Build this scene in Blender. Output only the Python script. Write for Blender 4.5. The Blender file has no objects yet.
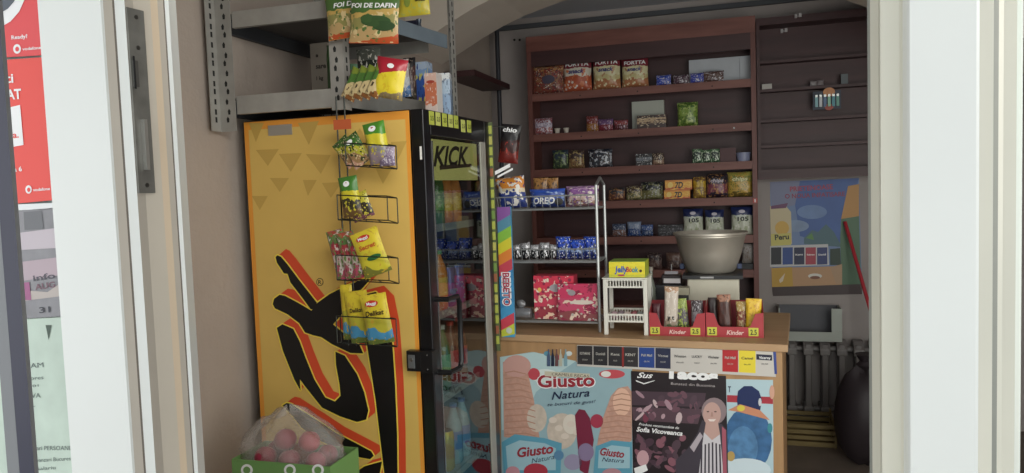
import bpy, bmesh, math, random
from mathutils import Vector as V, Matrix
random.seed(7)
C = bpy.context.scene.collection
SC = bpy.context.scene

# ------------------------------------------------------------------ camera
FPX, YAW, PITCH, ROLL = 755.56, .29283, .063337, -.035509
EYE = V((0, 0, 1.6))
_F = V((-math.sin(YAW)*math.cos(PITCH), math.cos(YAW)*math.cos(PITCH), -math.sin(PITCH)))
_r = V((math.cos(YAW), math.sin(YAW), 0)); _d = _F.cross(_r)
_c, _s = math.cos(ROLL), math.sin(ROLL)
CR = _c*_r - _s*_d; CD = _s*_r + _c*_d
cam = bpy.data.cameras.new('camera'); cam.sensor_width = 36; cam.lens = FPX*36/1024
cam.clip_start = .02; cam.clip_end = 200
camo = bpy.data.objects.new('camera', cam); C.objects.link(camo)
m = Matrix.Identity(4)
for i in range(3):
    m[i][0] = CR[i]; m[i][1] = -CD[i]; m[i][2] = -_F[i]; m[i][3] = EYE[i]
camo.matrix_world = m
SC.camera = camo

# ------------------------------------------------------------------ light
SC.view_settings.view_transform = 'Standard'; SC.view_settings.look = 'None'
SC.view_settings.gamma = 1; SC.view_settings.use_curve_mapping = False
SC.view_settings.exposure = 0.0
w = bpy.data.worlds.new('sky'); SC.world = w; w.use_nodes = True
nt = w.node_tree; bg = nt.nodes['Background']
bg.inputs[0].default_value = (.92, .95, .97, 1); bg.inputs[1].default_value = 2.0
def lamp(name, kind, loc, energy, size, color=(1, 1, 1), target=None):
    l = bpy.data.lights.new(name, kind); l.energy = energy; l.color = color
    if kind == 'AREA':
        l.shape = 'RECTANGLE'; l.size, l.size_y = size
    o = bpy.data.objects.new(name, l); C.objects.link(o); o.location = loc
    if target is not None:
        o.rotation_euler = (V(target)-V(loc)).to_track_quat('-Z', 'Y').to_euler()
    return o
lamp('window_daylight_fill', 'AREA', (1.2, 1.07, 1.45), 37, (1.5, 1.8), (1, .95, .89), (.6, 4, 2.0))  # area lamp added inside the window, boosts the sky's daylight
lamp('door_daylight_fill', 'AREA', (-.25, 1.07, 2.2), 4.2, (.7, .3), (1, .96, .91), (-1.4, 3, 1.3)).data.spread = math.radians(115)  # small lamp added under the door head, brightens the fridge and left wall

# ------------------------------------------------------------------ pixel rays onto real planes
def ray(px, py): return _F + CR*((px-512)/FPX) + CD*((py-236.5)/FPX)
def P(px, py, **k):
    (a, v), = k.items(); i = 'XYZ'.index(a); d = ray(px, py)
    return EYE + d*((v-EYE[i])/d[i])
def xat(px, Y, py=240): return P(px, py, Y=Y).x
class Fr:                                     # a plane with its own axes; w points at the viewer
    def __init__(s, o, u, v=(0, 0, 1)):
        s.o = V(o); s.u = V(u).normalized(); s.v = V(v).normalized(); s.w = s.u.cross(s.v).normalized()
    def pt(s, a, b, c=0): return s.o + s.u*a + s.v*b + s.w*c
    def hit(s, px, py):
        d = ray(px, py); t = (s.o-EYE).dot(s.w)/d.dot(s.w); q = EYE+d*t-s.o
        return q.dot(s.u), q.dot(s.v)

# ------------------------------------------------------------------ materials
def lin(h):
    h = h.lstrip('#'); c = [int(h[i:i+2], 16)/255 for i in (0, 2, 4)]
    return tuple(x/12.92 if x <= .04045 else ((x+.055)/1.055)**2.4 for x in c)+(1,)
_M = {}
def M(hexc, rough=.55, metal=0, noise=0, scale=20, bump=0, bscale=60, spec=.5, emit=0, name=None, coat=0):
    key = (hexc, rough, metal, noise, scale, bump, bscale, spec, emit, coat)
    if key in _M: return _M[key]
    mt = bpy.data.materials.new(name or 'paint_'+hexc.strip('#')); mt.use_nodes = True
    n = mt.node_tree; b = n.nodes['Principled BSDF']
    b.inputs['Base Color'].default_value = lin(hexc); b.inputs['Roughness'].default_value = rough
    b.inputs['Metallic'].default_value = metal; b.inputs['Specular IOR Level'].default_value = spec
    b.inputs['Coat Weight'].default_value = coat
    if emit:
        b.inputs['Emission Color'].default_value = lin(hexc); b.inputs['Emission Strength'].default_value = emit
    if noise or bump:
        tc = n.nodes.new('ShaderNodeTexCoord')
    if noise:
        t = n.nodes.new('ShaderNodeTexNoise'); t.inputs['Scale'].default_value = scale; t.inputs['Detail'].default_value = 5
        n.links.new(tc.outputs['Object'], t.inputs['Vector'])
        r = n.nodes.new('ShaderNodeMapRange'); r.inputs['From Min'].default_value = .3; r.inputs['From Max'].default_value = .7
        r.inputs['To Min'].default_value = 1-noise; r.inputs['To Max'].default_value = 1+noise*.6
        n.links.new(t.outputs['Fac'], r.inputs['Value'])
        x = n.nodes.new('ShaderNodeMix'); x.data_type = 'RGBA'; x.blend_type = 'MULTIPLY'; x.inputs[0].default_value = 1
        x.inputs[6].default_value = lin(hexc)
        n.links.new(r.outputs[0], x.inputs[7]); n.links.new(x.outputs[2], b.inputs['Base Color'])
    if bump:
        t = n.nodes.new('ShaderNodeTexNoise'); t.inputs['Scale'].default_value = bscale; t.inputs['Detail'].default_value = 6
        n.links.new(tc.outputs['Object'], t.inputs['Vector'])
        k = n.nodes.new('ShaderNodeBump'); k.inputs['Strength'].default_value = bump; k.inputs['Distance'].default_value = .01
        n.links.new(t.outputs['Fac'], k.inputs['Height']); n.links.new(k.outputs[0], b.inputs['Normal'])
    _M[key] = mt
    return mt
def print_mat(name, bands, blotch=None, amount=.45, scale=9, rough=.35, seed=0, metal=0, clean=2):
    """packaging print: colour bands up the pack with coloured blotches of artwork between"""
    mt = bpy.data.materials.new(name); mt.use_nodes = True; n = mt.node_tree; b = n.nodes['Principled BSDF']
    b.inputs['Roughness'].default_value = rough; b.inputs['Metallic'].default_value = metal
    tc = n.nodes.new('ShaderNodeTexCoord'); sp = n.nodes.new('ShaderNodeSeparateXYZ')
    n.links.new(tc.outputs['Generated'], sp.inputs[0])
    ns = n.nodes.new('ShaderNodeTexNoise'); ns.inputs['Scale'].default_value = 3; n.links.new(tc.outputs['Generated'], ns.inputs['Vector'])
    ad = n.nodes.new('ShaderNodeMath'); ad.operation = 'MULTIPLY_ADD'; ad.inputs[1].default_value = .25
    n.links.new(ns.outputs['Fac'], ad.inputs[0]); 
    sb = n.nodes.new('ShaderNodeMath'); sb.operation = 'SUBTRACT'; sb.inputs[1].default_value = .125
    n.links.new(sp.outputs['Z'], sb.inputs[0]); n.links.new(sb.outputs[0], ad.inputs[2])
    cr = n.nodes.new('ShaderNodeValToRGB'); cr.color_ramp.interpolation = 'CONSTANT'
    e = cr.color_ramp.elements
    e[0].position = 0; e[0].color = lin(bands[0][1]); e[1].position = bands[1][0] if len(bands) > 1 else .99; e[1].color = lin(bands[min(1, len(bands)-1)][1])
    for p, c in bands[2:]:
        q = e.new(p); q.color = lin(c)
    n.links.new(ad.outputs[0], cr.inputs[0]); out = cr.outputs[0]
    if blotch:
        for i, c in enumerate(blotch):
            vt = n.nodes.new('ShaderNodeTexVoronoi' if i % 2 else 'ShaderNodeTexNoise'); vt.inputs['Scale'].default_value = scale*(1+.35*i)
            mp = n.nodes.new('ShaderNodeMapping'); mp.inputs['Location'].default_value = (seed*3.1+i*7, i*2.3, seed)
            n.links.new(tc.outputs['Generated'], mp.inputs[0]); n.links.new(mp.outputs[0], vt.inputs['Vector'])
            th = n.nodes.new('ShaderNodeMath'); th.operation = 'LESS_THAN' if i % 2 else 'GREATER_THAN'
            th.inputs[1].default_value = .28 if i % 2 else .64-.18*amount
            n.links.new(vt.outputs['Distance' if i % 2 else 'Fac'], th.inputs[0])
            if clean < 1:
                lt_ = n.nodes.new('ShaderNodeMath'); lt_.operation = 'LESS_THAN'; lt_.inputs[1].default_value = clean; n.links.new(ad.outputs[0], lt_.inputs[0])
                ml = n.nodes.new('ShaderNodeMath'); ml.operation = 'MULTIPLY'; n.links.new(lt_.outputs[0], ml.inputs[0]); n.links.new(th.outputs[0], ml.inputs[1]); th = ml
            x = n.nodes.new('ShaderNodeMix'); x.data_type = 'RGBA'; x.inputs[7].default_value = lin(c)
            n.links.new(th.outputs[0], x.inputs[0]); n.links.new(out, x.inputs[6]); out = x.outputs[2]
    n.links.new(out, b.inputs['Base Color'])
    return mt
def wood_mat(name, c1, c2, scale=6, rough=.5, axis='X', bands=5):
    mt = bpy.data.materials.new(name); mt.use_nodes = True; n = mt.node_tree; b = n.nodes['Principled BSDF']
    b.inputs['Roughness'].default_value = rough
    tc = n.nodes.new('ShaderNodeTexCoord'); mp = n.nodes.new('ShaderNodeMapping')
    mp.inputs['Scale'].default_value = (.12, 1, 1) if axis == 'X' else ((1, 1, .12) if axis == 'Z' else (1, .12, 1))
    ns = n.nodes.new('ShaderNodeTexNoise'); ns.inputs['Scale'].default_value = scale*bands; ns.inputs['Detail'].default_value = 6
    n.links.new(tc.outputs['Object'], mp.inputs[0]); n.links.new(mp.outputs[0], ns.inputs['Vector'])
    cr = n.nodes.new('ShaderNodeValToRGB'); cr.color_ramp.elements[0].position = .3; cr.color_ramp.elements[1].position = .7
    cr.color_ramp.elements[0].color = lin(c1); cr.color_ramp.elements[1].color = lin(c2)
    n.links.new(ns.outputs['Fac'], cr.inputs[0]); n.links.new(cr.outputs[0], b.inputs['Base Color'])
    return mt
def glass_mat(name, tint, ior=1.5, thin=True, alpha=1.0):
    mt = bpy.data.materials.new(name); mt.use_nodes = True; n = mt.node_tree; n.nodes.clear()
    o = n.nodes.new('ShaderNodeOutputMaterial'); mx = n.nodes.new('ShaderNodeMixShader')
    tr = n.nodes.new('ShaderNodeBsdfTransparent'); gl = n.nodes.new('ShaderNodeBsdfGlossy'); fr = n.nodes.new('ShaderNodeFresnel')
    fr.inputs[0].default_value = ior; gl.inputs['Roughness'].default_value = .02; tr.inputs[0].default_value = lin(tint)
    ge = n.nodes.new('ShaderNodeNewGeometry'); om = n.nodes.new('ShaderNodeMath'); om.operation = 'SUBTRACT'; om.inputs[0].default_value = 1
    mu = n.nodes.new('ShaderNodeMath'); mu.operation = 'MULTIPLY'; n.links.new(ge.outputs['Backfacing'], om.inputs[1])
    n.links.new(om.outputs[0], mu.inputs[0]); n.links.new(fr.outputs[0], mu.inputs[1])
    n.links.new(mu.outputs[0], mx.inputs[0]); n.links.new(tr.outputs[0], mx.inputs[1]); n.links.new(gl.outputs[0], mx.inputs[2])
    n.links.new(mx.outputs[0], o.inputs[0])
    return mt

# ------------------------------------------------------------------ mesh builder
class MB:
    def __init__(s): s.v = []; s.f = []; s.mi = []; s.mats = []
    def _m(s, mat):
        if mat not in s.mats: s.mats.append(mat)
        return s.mats.index(mat)
    def add(s, vs, fs, mat):
        k = len(s.v); s.v += [V(p) for p in vs]; i = s._m(mat)
        for f in fs: s.f.append([k+a for a in f]); s.mi.append(i)
        return s
    def par(s, o, a, b, c, mat):                 # parallelepiped
        o, a, b, c = V(o), V(a), V(b), V(c)
        if a.cross(b).dot(c) < 0: a, b = b, a
        vs = [o, o+a, o+a+b, o+b, o+c, o+a+c, o+a+b+c, o+b+c]
        return s.add(vs, [(3, 2, 1, 0), (4, 5, 6, 7), (0, 1, 5, 4), (1, 2, 6, 5), (2, 3, 7, 6), (3, 0, 4, 7)], mat)
    def box(s, x0, x1, y0, y1, z0, z1, mat): return s.par((x0, y0, z0), (x1-x0, 0, 0), (0, y1-y0, 0), (0, 0, z1-z0), mat)
    def fbox(s, F, a0, a1, b0, b1, c0, c1, mat): return s.par(F.pt(a0, b0, c0), F.u*(a1-a0), F.v*(b1-b0), F.w*(c1-c0), mat)
    def prism(s, pts, vec, mat):
        pts = [V(p) for p in pts]; vec = V(vec); n = len(pts)
        nn = V((0, 0, 0))
        for i in range(n): nn += pts[i].cross(pts[(i+1) % n])
        if nn.dot(vec) < 0: pts = pts[::-1]
        vs = pts+[p+vec for p in pts]
        return s.add(vs, [tuple(range(n))[::-1], tuple(range(n, 2*n))]+[(i, (i+1) % n, n+(i+1) % n, n+i) for i in range(n)], mat)
    def tube(s, pts, r, mat, n=6, closed=False):
        pts = [V(p) for p in pts]; k = len(pts); vs = []; fs = []; up = None
        for i, p in enumerate(pts):
            if closed: t = (pts[(i+1) % k]-pts[i-1])
            else: t = pts[min(i+1, k-1)]-pts[max(i-1, 0)]
            t.normalize()
            if up is None: up = t.orthogonal().normalized()
            else:
                up = (up-t*up.dot(t))
                up = up.normalized() if up.length > 1e-6 else t.orthogonal().normalized()
            q = t.cross(up); rr = r[i] if isinstance(r, (list, tuple)) else r
            for j in range(n):
                a = 2*math.pi*j/n; vs.append(p+(up*math.cos(a)+q*math.sin(a))*rr)
        for i in range(k if closed else k-1):
            for j in range(n):
                a, b = i*n+j, i*n+(j+1) % n; c, d = ((i+1) % k)*n+(j+1) % n, ((i+1) % k)*n+j
                fs.append((a, b, c, d))
        if not closed: fs += [tuple(range(n))[::-1], tuple(range((k-1)*n, k*n))]
        return s.add(vs, fs, mat)
    def lathe(s, prof, c, mat, n=24, axis=(0, 0, 1)):
        c = V(c); ax = V(axis).normalized(); u = ax.orthogonal().normalized(); q = ax.cross(u); vs = []; fs = []
        for r, z in prof:
            for j in range(n):
                a = 2*math.pi*j/n; vs.append(c+ax*z+(u*math.cos(a)+q*math.sin(a))*max(r, 1e-4))
        for i in range(len(prof)-1):
            for j in range(n): fs.append((i*n+j, i*n+(j+1) % n, (i+1)*n+(j+1) % n, (i+1)*n+j))
        fs += [tuple(range(n))[::-1], tuple(range((len(prof)-1)*n, len(prof)*n))]
        return s.add(vs, fs, mat)
    def ball(s, c, r, mat, n=14, sc=(1, 1, 1), wob=0, seed=0):
        rnd = random.Random(seed); c = V(c); vs = []; fs = []; k = n//2+1
        ph = [rnd.random()*6 for _ in range(4)]
        for i in range(k+1):
            th = math.pi*i/k
            for j in range(n):
                a = 2*math.pi*j/n; rr = r*(1+wob*(math.sin(2*a+ph[0])*math.sin(3*th+ph[1])+.5*math.sin(5*a+ph[2]+th*2)))
                vs.append(c+V((math.sin(th)*math.cos(a)*sc[0], math.sin(th)*math.sin(a)*sc[1], math.cos(th)*sc[2]))*rr)
        for i in range(k):
            for j in range(n): fs.append((i*n+j, (i+1)*n+j, (i+1)*n+(j+1) % n, i*n+(j+1) % n))
        return s.add(vs, fs, mat)
    def art(s, F, pts, lay, mat, px=True):         # printed shape, layer lay, traced on the plane F
        q = [F.pt(*(F.hit(*p) if px else p), .0004*lay+.0004) for p in pts]
        n = V((0, 0, 0))
        for i in range(len(q)): n += q[i].cross(q[(i+1) % len(q)])
        if n.dot(F.w) < 0: q = q[::-1]
        return s.add(q, [tuple(range(len(q)))], mat)
    def disc(s, F, c, rx, ry, lay, mat, px=True, n=20, rot=0):
        pts = []
        for i in range(n):
            a = 2*math.pi*i/n; x, y = rx*math.cos(a), ry*math.sin(a)
            pts.append((c[0]+x*math.cos(rot)-y*math.sin(rot), c[1]+x*math.sin(rot)+y*math.cos(rot)))
        return s.art(F, pts, lay, mat, px)
    def text(s, F, txt, a, b, h, lay, mat, px=True, bold=.02, shear=0, warp=None):
        """lettering whose baseline runs a->b; h = cap height"""
        vs, fs = glyphs(txt, bold, shear)
        if not vs: return s
        x0 = min(v[0] for v in vs); x1 = max(v[0] for v in vs); hh = .73
        if px: 
            A = V(F.hit(*a)); B = V(F.hit(*b))
            dv = V((b[0]-a[0], b[1]-a[1])).normalized(); T = V(F.hit(a[0]+dv.y*h, a[1]-dv.x*h)); up = (T-A)
        else:
            A = V(a); B = V(b); d = (B-A).normalized(); up = V((-d.y, d.x))*h
        d = B-A; q = []
        for x, y in vs:
            k = A+d*((x-x0)/max(x1-x0, 1e-6))+up*(y/hh); q.append(F.pt(k.x, k.y, (warp(k.x, k.y) if warp else 0)+.0004*lay+.0004))
        n = V((0, 0, 0))
        for f in fs:
            n += (q[f[1]]-q[f[0]]).cross(q[f[2]]-q[f[0]])
        if n.dot(F.w) < 0: fs = [f[::-1] for f in fs]
        return s.add(q, fs, mat)
    def build(s, name, parent=None, smooth=False, bevel=0, loc=None, ang=40):
        o0 = V((0, 0, 0))
        if parent is not None and parent.get('_w') is not None: o0 = V(parent['_w'])
        if loc is not None: o0 = V(loc)
        me = bpy.data.meshes.new(name); me.from_pydata([tuple(p-o0) for p in s.v], [], s.f)
        for mm in s.mats: me.materials.append(mm)
        for p, i in zip(me.polygons, s.mi): p.material_index = i; p.use_smooth = smooth
        me.update()
        if smooth:
            try: me.set_sharp_from_angle(angle=math.radians(ang))
            except Exception: pass
        o = bpy.data.objects.new(name, me); C.objects.link(o)
        if parent is not None:
            o.parent = parent; o['_w'] = tuple(o0)
        else:
            o.location = o0; o['_w'] = tuple(o0)
        if bevel:
            b = o.modifiers.new('bevel', 'BEVEL'); b.width = bevel; b.segments = 2; b.limit_method = 'ANGLE'
        return o
_G = {}
def glyphs(txt, bold, shear):
    k = (txt, bold, shear)
    if k not in _G:
        cu = bpy.data.curves.new('t', 'FONT'); cu.body = txt; cu.offset = bold; cu.shear = shear; cu.resolution_u = 3; cu.size = 1
        ob = bpy.data.objects.new('t', cu); me = bpy.data.meshes.new_from_object(ob)
        _G[k] = ([(v.co.x, v.co.y) for v in me.vertices], [tuple(p.vertices) for p in me.polygons])
        bpy.data.objects.remove(ob); bpy.data.meshes.remove(me); bpy.data.curves.remove(cu)
    return _G[k]
def tag(o, label, cat, group=None, kind=None):
    if label: o['label'] = label
    if cat: o['category'] = cat
    if group: o['group'] = group
    if kind: o['kind'] = kind
    return o
def thing(name, loc, label, cat, group=None):
    o = bpy.data.objects.new(name, None); C.objects.link(o); o.location = V(loc); o.empty_display_size = .05
    o['_w'] = tuple(V(loc)); return tag(o, label, cat, group)
def struct(name, mb, **k):
    o = mb.build(name, **k); o['kind'] = 'structure'; return o
def part(o, label): o['label'] = label; return o

# ------------------------------------------------------------------ common materials
white_pvc = M('#e3e6e2', .32, noise=.03, scale=3)
cream_pvc = M('#d5d3c4', .4, noise=.05, scale=4)
grey_lip_shade = M('#8d8f88', .6)  # grey of the reveal lip, and shade painted beside the glazing bead
plaster = M('#ac9f94', .85, noise=.06, scale=3, bump=.35, bscale=45)
plaster_back = M('#a39b98', .9, noise=.06, scale=3, bump=.2, bscale=30)
ceil_m = M('#c3c6cc', .9, noise=.04, scale=2)
arch_m = M('#ccc2b6', .9, noise=.05, scale=3)
steel = M('#a3a19b', .5, .3, noise=.14, scale=14)
steel_l = M('#7f8d99', .4, .35, noise=.1, scale=10)
slot_m = M('#1c1c1c', .8)
red_wood = wood_mat('red_brown_wood', '#6b3f38', '#83544a', 5)
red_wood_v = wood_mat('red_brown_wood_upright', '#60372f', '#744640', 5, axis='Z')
dark_wood = wood_mat('dark_brown_board', '#3a2022', '#47292b', 4)
beech = wood_mat('beech_laminate', '#a98763', '#b79570', 5)
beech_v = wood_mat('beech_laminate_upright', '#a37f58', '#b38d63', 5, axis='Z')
black = M('#141416', .35)
blackp = M('#0f0f12', .3, coat=.3)
white = M('#e8e6e0', .5)
wire_m = M('#2d302c', .4, .5)
chrome = M('#a8a8a6', .25, .9)

# ================================================================== SETTING
XL, YB, ZC = -1.70, 5.25, 2.80
XR = 2.1
f = MB()
f.box(XL-.2, XR+.2, .9, YB+.2, -.1, 0, M('#6e6259', .5, noise=.2, scale=6)); fl = struct('floor', f)
f = MB(); f.box(-5, 5, -6, .9, -.25, -.12, M('#8f8d88', .9, noise=.15, scale=5, bump=.3)); struct('trim_1', f)
f = MB(); f.box(XL-.2, XL, 1.0, YB+.2, 0, ZC, plaster); struct('wall_left', f)
f = MB(); f.box(XL, XR, YB, YB+.2, 0, ZC, plaster_back); struct('wall_back', f)
f = MB(); f.box(XR, XR+.2, 1.0, YB+.2, 0, ZC, plaster_back); struct('wall_right', f)
f = MB(); f.box(XL-.2, XR+.2, .9, YB+.2, ZC, ZC+.15, ceil_m); struct('ceiling', f)
# dark cove line where back wall meets ceiling
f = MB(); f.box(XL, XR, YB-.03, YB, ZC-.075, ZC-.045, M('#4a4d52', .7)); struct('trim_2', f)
# shallow arch between the front and the back of the shop
arc = [(-1.70, 2.36), (-1.613, 2.40), (-1.438, 2.49), (-1.306, 2.55), (-1.176, 2.597), (-.96, 2.654), (-.7, 2.69), (-.45, 2.702), (-.2, 2.69), (.1, 2.645), (.35, 2.58), (.541, 2.509), (.75, 2.41), (1.0, 2.28), (1.3, 2.1), (1.6, 1.9), (2.1, 1.5)]
f = MB(); arcy0, arcy1 = 3.8, 4.3
for (a, za), (b, zb) in zip(arc, arc[1:]):
    f.add([(a, arcy0, za), (b, arcy0, zb), (b, arcy0, ZC), (a, arcy0, ZC), (a, arcy1, za), (b, arcy1, zb), (b, arcy1, ZC), (a, arcy1, ZC)],
          [(0, 1, 2, 3), (7, 6, 5, 4), (0, 4, 5, 1)], arch_m)
struct('trim_3', f, smooth=False)

# ---- shopfront: left stile, door opening, right stile, glazed panes
def stile(name, prof, z0=-.12, z1=2.75, mats=None):
    f = MB()
    n = len(prof)
    for i in range(n):
        (xa, ya), (xb, yb) = prof[i][:2], prof[(i+1) % n][:2]
        f.add([(xa, ya, z0), (xb, yb, z0), (xb, yb, z1), (xa, ya, z1)], [(0, 1, 2, 3)], prof[i][2])
    f.add([(p[0], p[1], z1) for p in prof], [tuple(range(n))], white_pvc)
    bmo = struct(name, f)
    return bmo
def X9(px, Y): return xat(px, Y, 200)
wp, cp, gs = white_pvc, cream_pvc, grey_lip_shade
tp, dkl, bg1, tn = M('#b9b1a4', .45, noise=.06, scale=5), M('#6b6258', .6), M('#c2b9a9', .45, noise=.06, scale=5), M('#cdb99d', .45, noise=.06, scale=5)
L = [(X9(52, .9), .9, wp), (X9(114, .9), .9, wp), (X9(116.5, .904), .904, tp), (X9(125.5, .915), .915, dkl), (X9(127.6, .917), .917, wp),
     (X9(137.6, .922), .922, tp), (X9(146, .94), .94, bg1), (X9(163, .965), .965, tn), (X9(170, .975), .975, tp), (X9(175.6, .985), .985, dkl), (X9(177, .987), .987, wp), (X9(181, .99), .99, wp),
     (X9(181, .99)-.02, 1.03, wp), (-1.70, 1.03, wp), (-1.70, .95, wp), (X9(52, .9), .95, wp)]
door = stile('door_1', L)
# strike plate on the rebate of the left stile
a0, a1 = V((X9(138, .922), .9225, 0)), V((X9(155, .953), .953, 0))
u = (a1-a0).normalized(); F = Fr(a0, u)
k = MB()
def zF(F, px, py): return F.hit(px, py)[1]
top, bot, mid = zF(F, 133, 9), zF(F, 152, 193), zF(F, 140, 62)
wd = (a1-a0).length
k.fbox(F, .0, wd*.97, bot, top, .0, .003, M('#83827c', .38, .55, noise=.2, scale=30))
k.fbox(F, .012*0+.002, wd*.35, zF(F, 140, 88), mid, .002, .006, M('#6b6a66', .4, .8))
k.fbox(F, wd*.36, wd*.55, bot+.035, zF(F, 145, 120), .002, .010, M('#b9b8b2', .3, .8))
for zz in (top-.012, mid+.02, bot+.012): k.lathe([(.0035, 0), (.0035, .0015)], F.pt(wd*.5, zz, .002), M('#5d5c58', .3, .9), 10, F.w)
k.fbox(F, wd*.05, wd*.16, zF(F, 140, 90), zF(F, 140, 58), .006, .0065, slot_m)
o = k.build('strike_plate', door); part(o, 'worn grey metal lock strike plate')
R = [(X9(868.5, 1.0), 1.0, wp), (X9(868.2, .965), .965, wp), (X9(871, .96), .96, gs), (X9(879, .945), .945, cp), (X9(881, .935), .935, cp), (X9(900, .93), .93, cp), (X9(903, .925), .925, cp), (X9(907, .905), .905, wp), (X9(910, .9), .9, wp), (X9(976, .9), .9, wp),
     (X9(979, .902), .902, wp), (X9(993, .903), .903, cp), (X9(998, .912), .912, gs), (X9(1003, .916), .916, cp), (X9(1016, .917), .917, cp), (X9(1020, .925), .96, cp), (X9(1022, 1.0), 1.0, wp)][::-1]
struct('door_2', MB()) if False else None
dr = stile('door_2', R)
# head above the opening
f = MB(); f.box(-2.2, XR+.2, .93, 1.0, 2.35, 2.75, white_pvc); struct('trim_4', f)
f = MB(); f.box(-2.2, XR+.2, .9, 1.05, 2.75, 3.1, plaster); struct('wall_front', f)
# left fixed pane with its bottom rail and the solid wall beyond
paneL = MB(); xg = X9(52, .9)
paneL.box(-1.62, xg+.004, .93, .934, .25, 2.35, glass_mat('clear_pane', '#e8efec', 1.45))
wl = struct('window_1', paneL)
k = MB(); k.box(-1.62, xg, .905, .95, .0, .25, white_pvc); k.box(-2.2, -1.56, .9, 1.0, -.12, 2.35, white_pvc); o = k.build('window_frame', wl)
paneR = MB(); xr = X9(1022, 1.0); paneR.box(xr, XR, .95, .954, .45, 2.35, glass_mat('clear_pane_right', '#e8efec', 1.45))
wr = struct('window_2', paneR)
k = MB(); k.box(xr, XR+.2, .93, 1.0, -.12, .45, white_pvc); k.box(XR-.05, XR+.2, .93, 1.0, .45, 2.35, white_pvc); k.build('window_frame', wr)
f = MB(); f.box(-4, 4, -1.6, .9, 2.9, 3.0, M('#c9c6bf', .8)); struct('trim_5', f)      # added unseen canopy, keeps sky light off the door frames

# dark post of the open shutter just outside the left pane
Fd = Fr((-.9, .80, 0), (1, 0, 0))
k = MB()
YP = .60
xa, xm_, xb = P(5, 440, Y=YP).x, P(17, 440, Y=YP).x, P(32, 440, Y=YP).x
k.prism([(xa, YP, 0), (xm_, YP, 0), (xm_-.012, YP+.02, 0), (xa-.012, YP+.02, 0)], (0, 0, 2.5), M('#77797c', .45))
k.prism([(xm_+.0002, YP, 0), (xb, YP, 0), (xb-.018, YP+.02, 0), (xm_-.0118, YP+.02, 0)], (0, 0, 2.5), M('#24243a', .4))
for v in k.v: v.z -= .12
o = k.build('shutter_post', loc=((xa+xb)/2, YP+.01, -.12)); tag(o, 'dark navy metal post standing in front of the left window pane', 'post')

# ---- posters on the left pane
Fg = Fr((-1.6, .928, 0), (1, 0, 0))
vr = M('#e2474b', .45); vr2 = M('#e84a40', .45); wt = M('#f2f2f2', .5); lt = M('#dfe6e6', .5)
def panel_poster(name, F, corners, base, label, cat, th=.0015):
    k = MB(); q = [F.pt(*F.hit(*p)) for p in corners]; k.prism([p-F.w*0 for p in q], -F.w*th*-1*0-F.w*th, base)
    for i in range(len(k.v)): k.v[i] += F.w*th*0
    return k
def finish(k, name, label, cat, group=None):
    c = sum(k.v, V((0, 0, 0)))/len(k.v); z = min(v.z for v in k.v)
    o = k.build(name, loc=(c.x, c.y, z)); return tag(o, label, cat, group)
# upper red poster with a white ring
k = panel_poster('poster', Fg, [(-40, -30), (41, -30), (45, 55), (-40, 60)], vr, '', '')
k.disc(Fg, (-12, -14), 39, 44, 1, wt); k.disc(Fg, (-8, -17), 28, 32, 2, M('#4d5560', .4))
k.text(Fg, 'Ready?', (12, 39.5), (28, 38), 4, 1, wt)
k.disc(Fg, (17.5, 49), 3.9, 4.8, 1, wt); k.disc(Fg, (17.8, 49.2), 1.9, 2.4, 2, vr)
k.text(Fg, 'vodafone', (23, 50.5), (41.5, 49), 3, 1, wt)
finish(k, 'window_poster', 'red poster with a white ring, topmost on the left window pane', 'poster')
k = panel_poster('poster', Fg, [(-40, 63), (44.6, 57), (54.5, 200), (-40, 209)], vr2, '', '')
k.text(Fg, 'ti', (6, 83), (14, 82.5), 9.5, 1, wt); k.text(Fg, 'TAT', (1, 100), (22, 98.5), 10, 1, wt, bold=.03)
k.art(Fg, [(-10, 112), (20.5, 105), (24, 145), (-10, 151)], 1, wt)
k.text(Fg, 'lia.', (10, 138.5), (19.5, 137.5), 6.5, 2, vr2); k.text(Fg, 'ta 6', (12, 172), (22.5, 171), 4.8, 1, wt)
k.disc(Fg, (29, 189.5), 3.2, 4.2, 1, wt); k.disc(Fg, (29.4, 189.8), 1.6, 2.2, 2, vr2); k.text(Fg, 'vodafone', (33.5, 191.3), (50.5, 190), 3, 1, wt)
finish(k, 'window_poster', 'red poster with a torn white patch, below the white-ringed one', 'poster')
k = MB(); k.fbox(Fg, Fg.hit(-30, 203)[0], Fg.hit(54.5, 203)[0]+.001, Fg.hit(54, 209)[1], Fg.hit(54, 203)[1], -.0015, 0, M('#e9ecec', .5)); finish(k, 'window_tape', 'white strip of tape across the left window pane', 'tape')
k = panel_poster('poster', Fg, [(-30, 214), (54, 208), (66, 316), (-30, 322)], M('#8d8c90', .5, noise=.15, scale=30), '', '')  # panel with the pane's reflections painted on as grey and pink patches
k.art(Fg, [(24, 212), (42, 210.5), (44, 229), (25, 230)], 1, M('#6d6e72', .5)); k.art(Fg, [(18, 233), (56, 228), (57, 248), (20, 250)], 1, M('#c3b9c0', .5))
k.art(Fg, [(20, 262), (60, 257), (61, 275), (22, 281)], 1, M('#b5a3ab', .5)); k.art(Fg, [(22, 290), (48, 292), (61, 283), (62, 296), (23, 301)], 1, M('#b9afa9', .5))
k.art(Fg, [(20, 283), (30, 282), (32, 300), (22, 300)], 2, M('#a05c85', .5))
k.text(Fg, '31', (40, 313), (51, 312), 6, 2, M('#3b3b44', .5)); k.text(Fg, 'AUG', (36, 290), (56, 287), 6, 2, M('#7a5a66', .5)); k.text(Fg, 'info', (34, 281), (56, 278), 6, 2, M('#54505a', .5))
finish(k, 'window_poster', 'grey and pink painted reflections marked 31 on the left window pane', 'poster')
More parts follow.
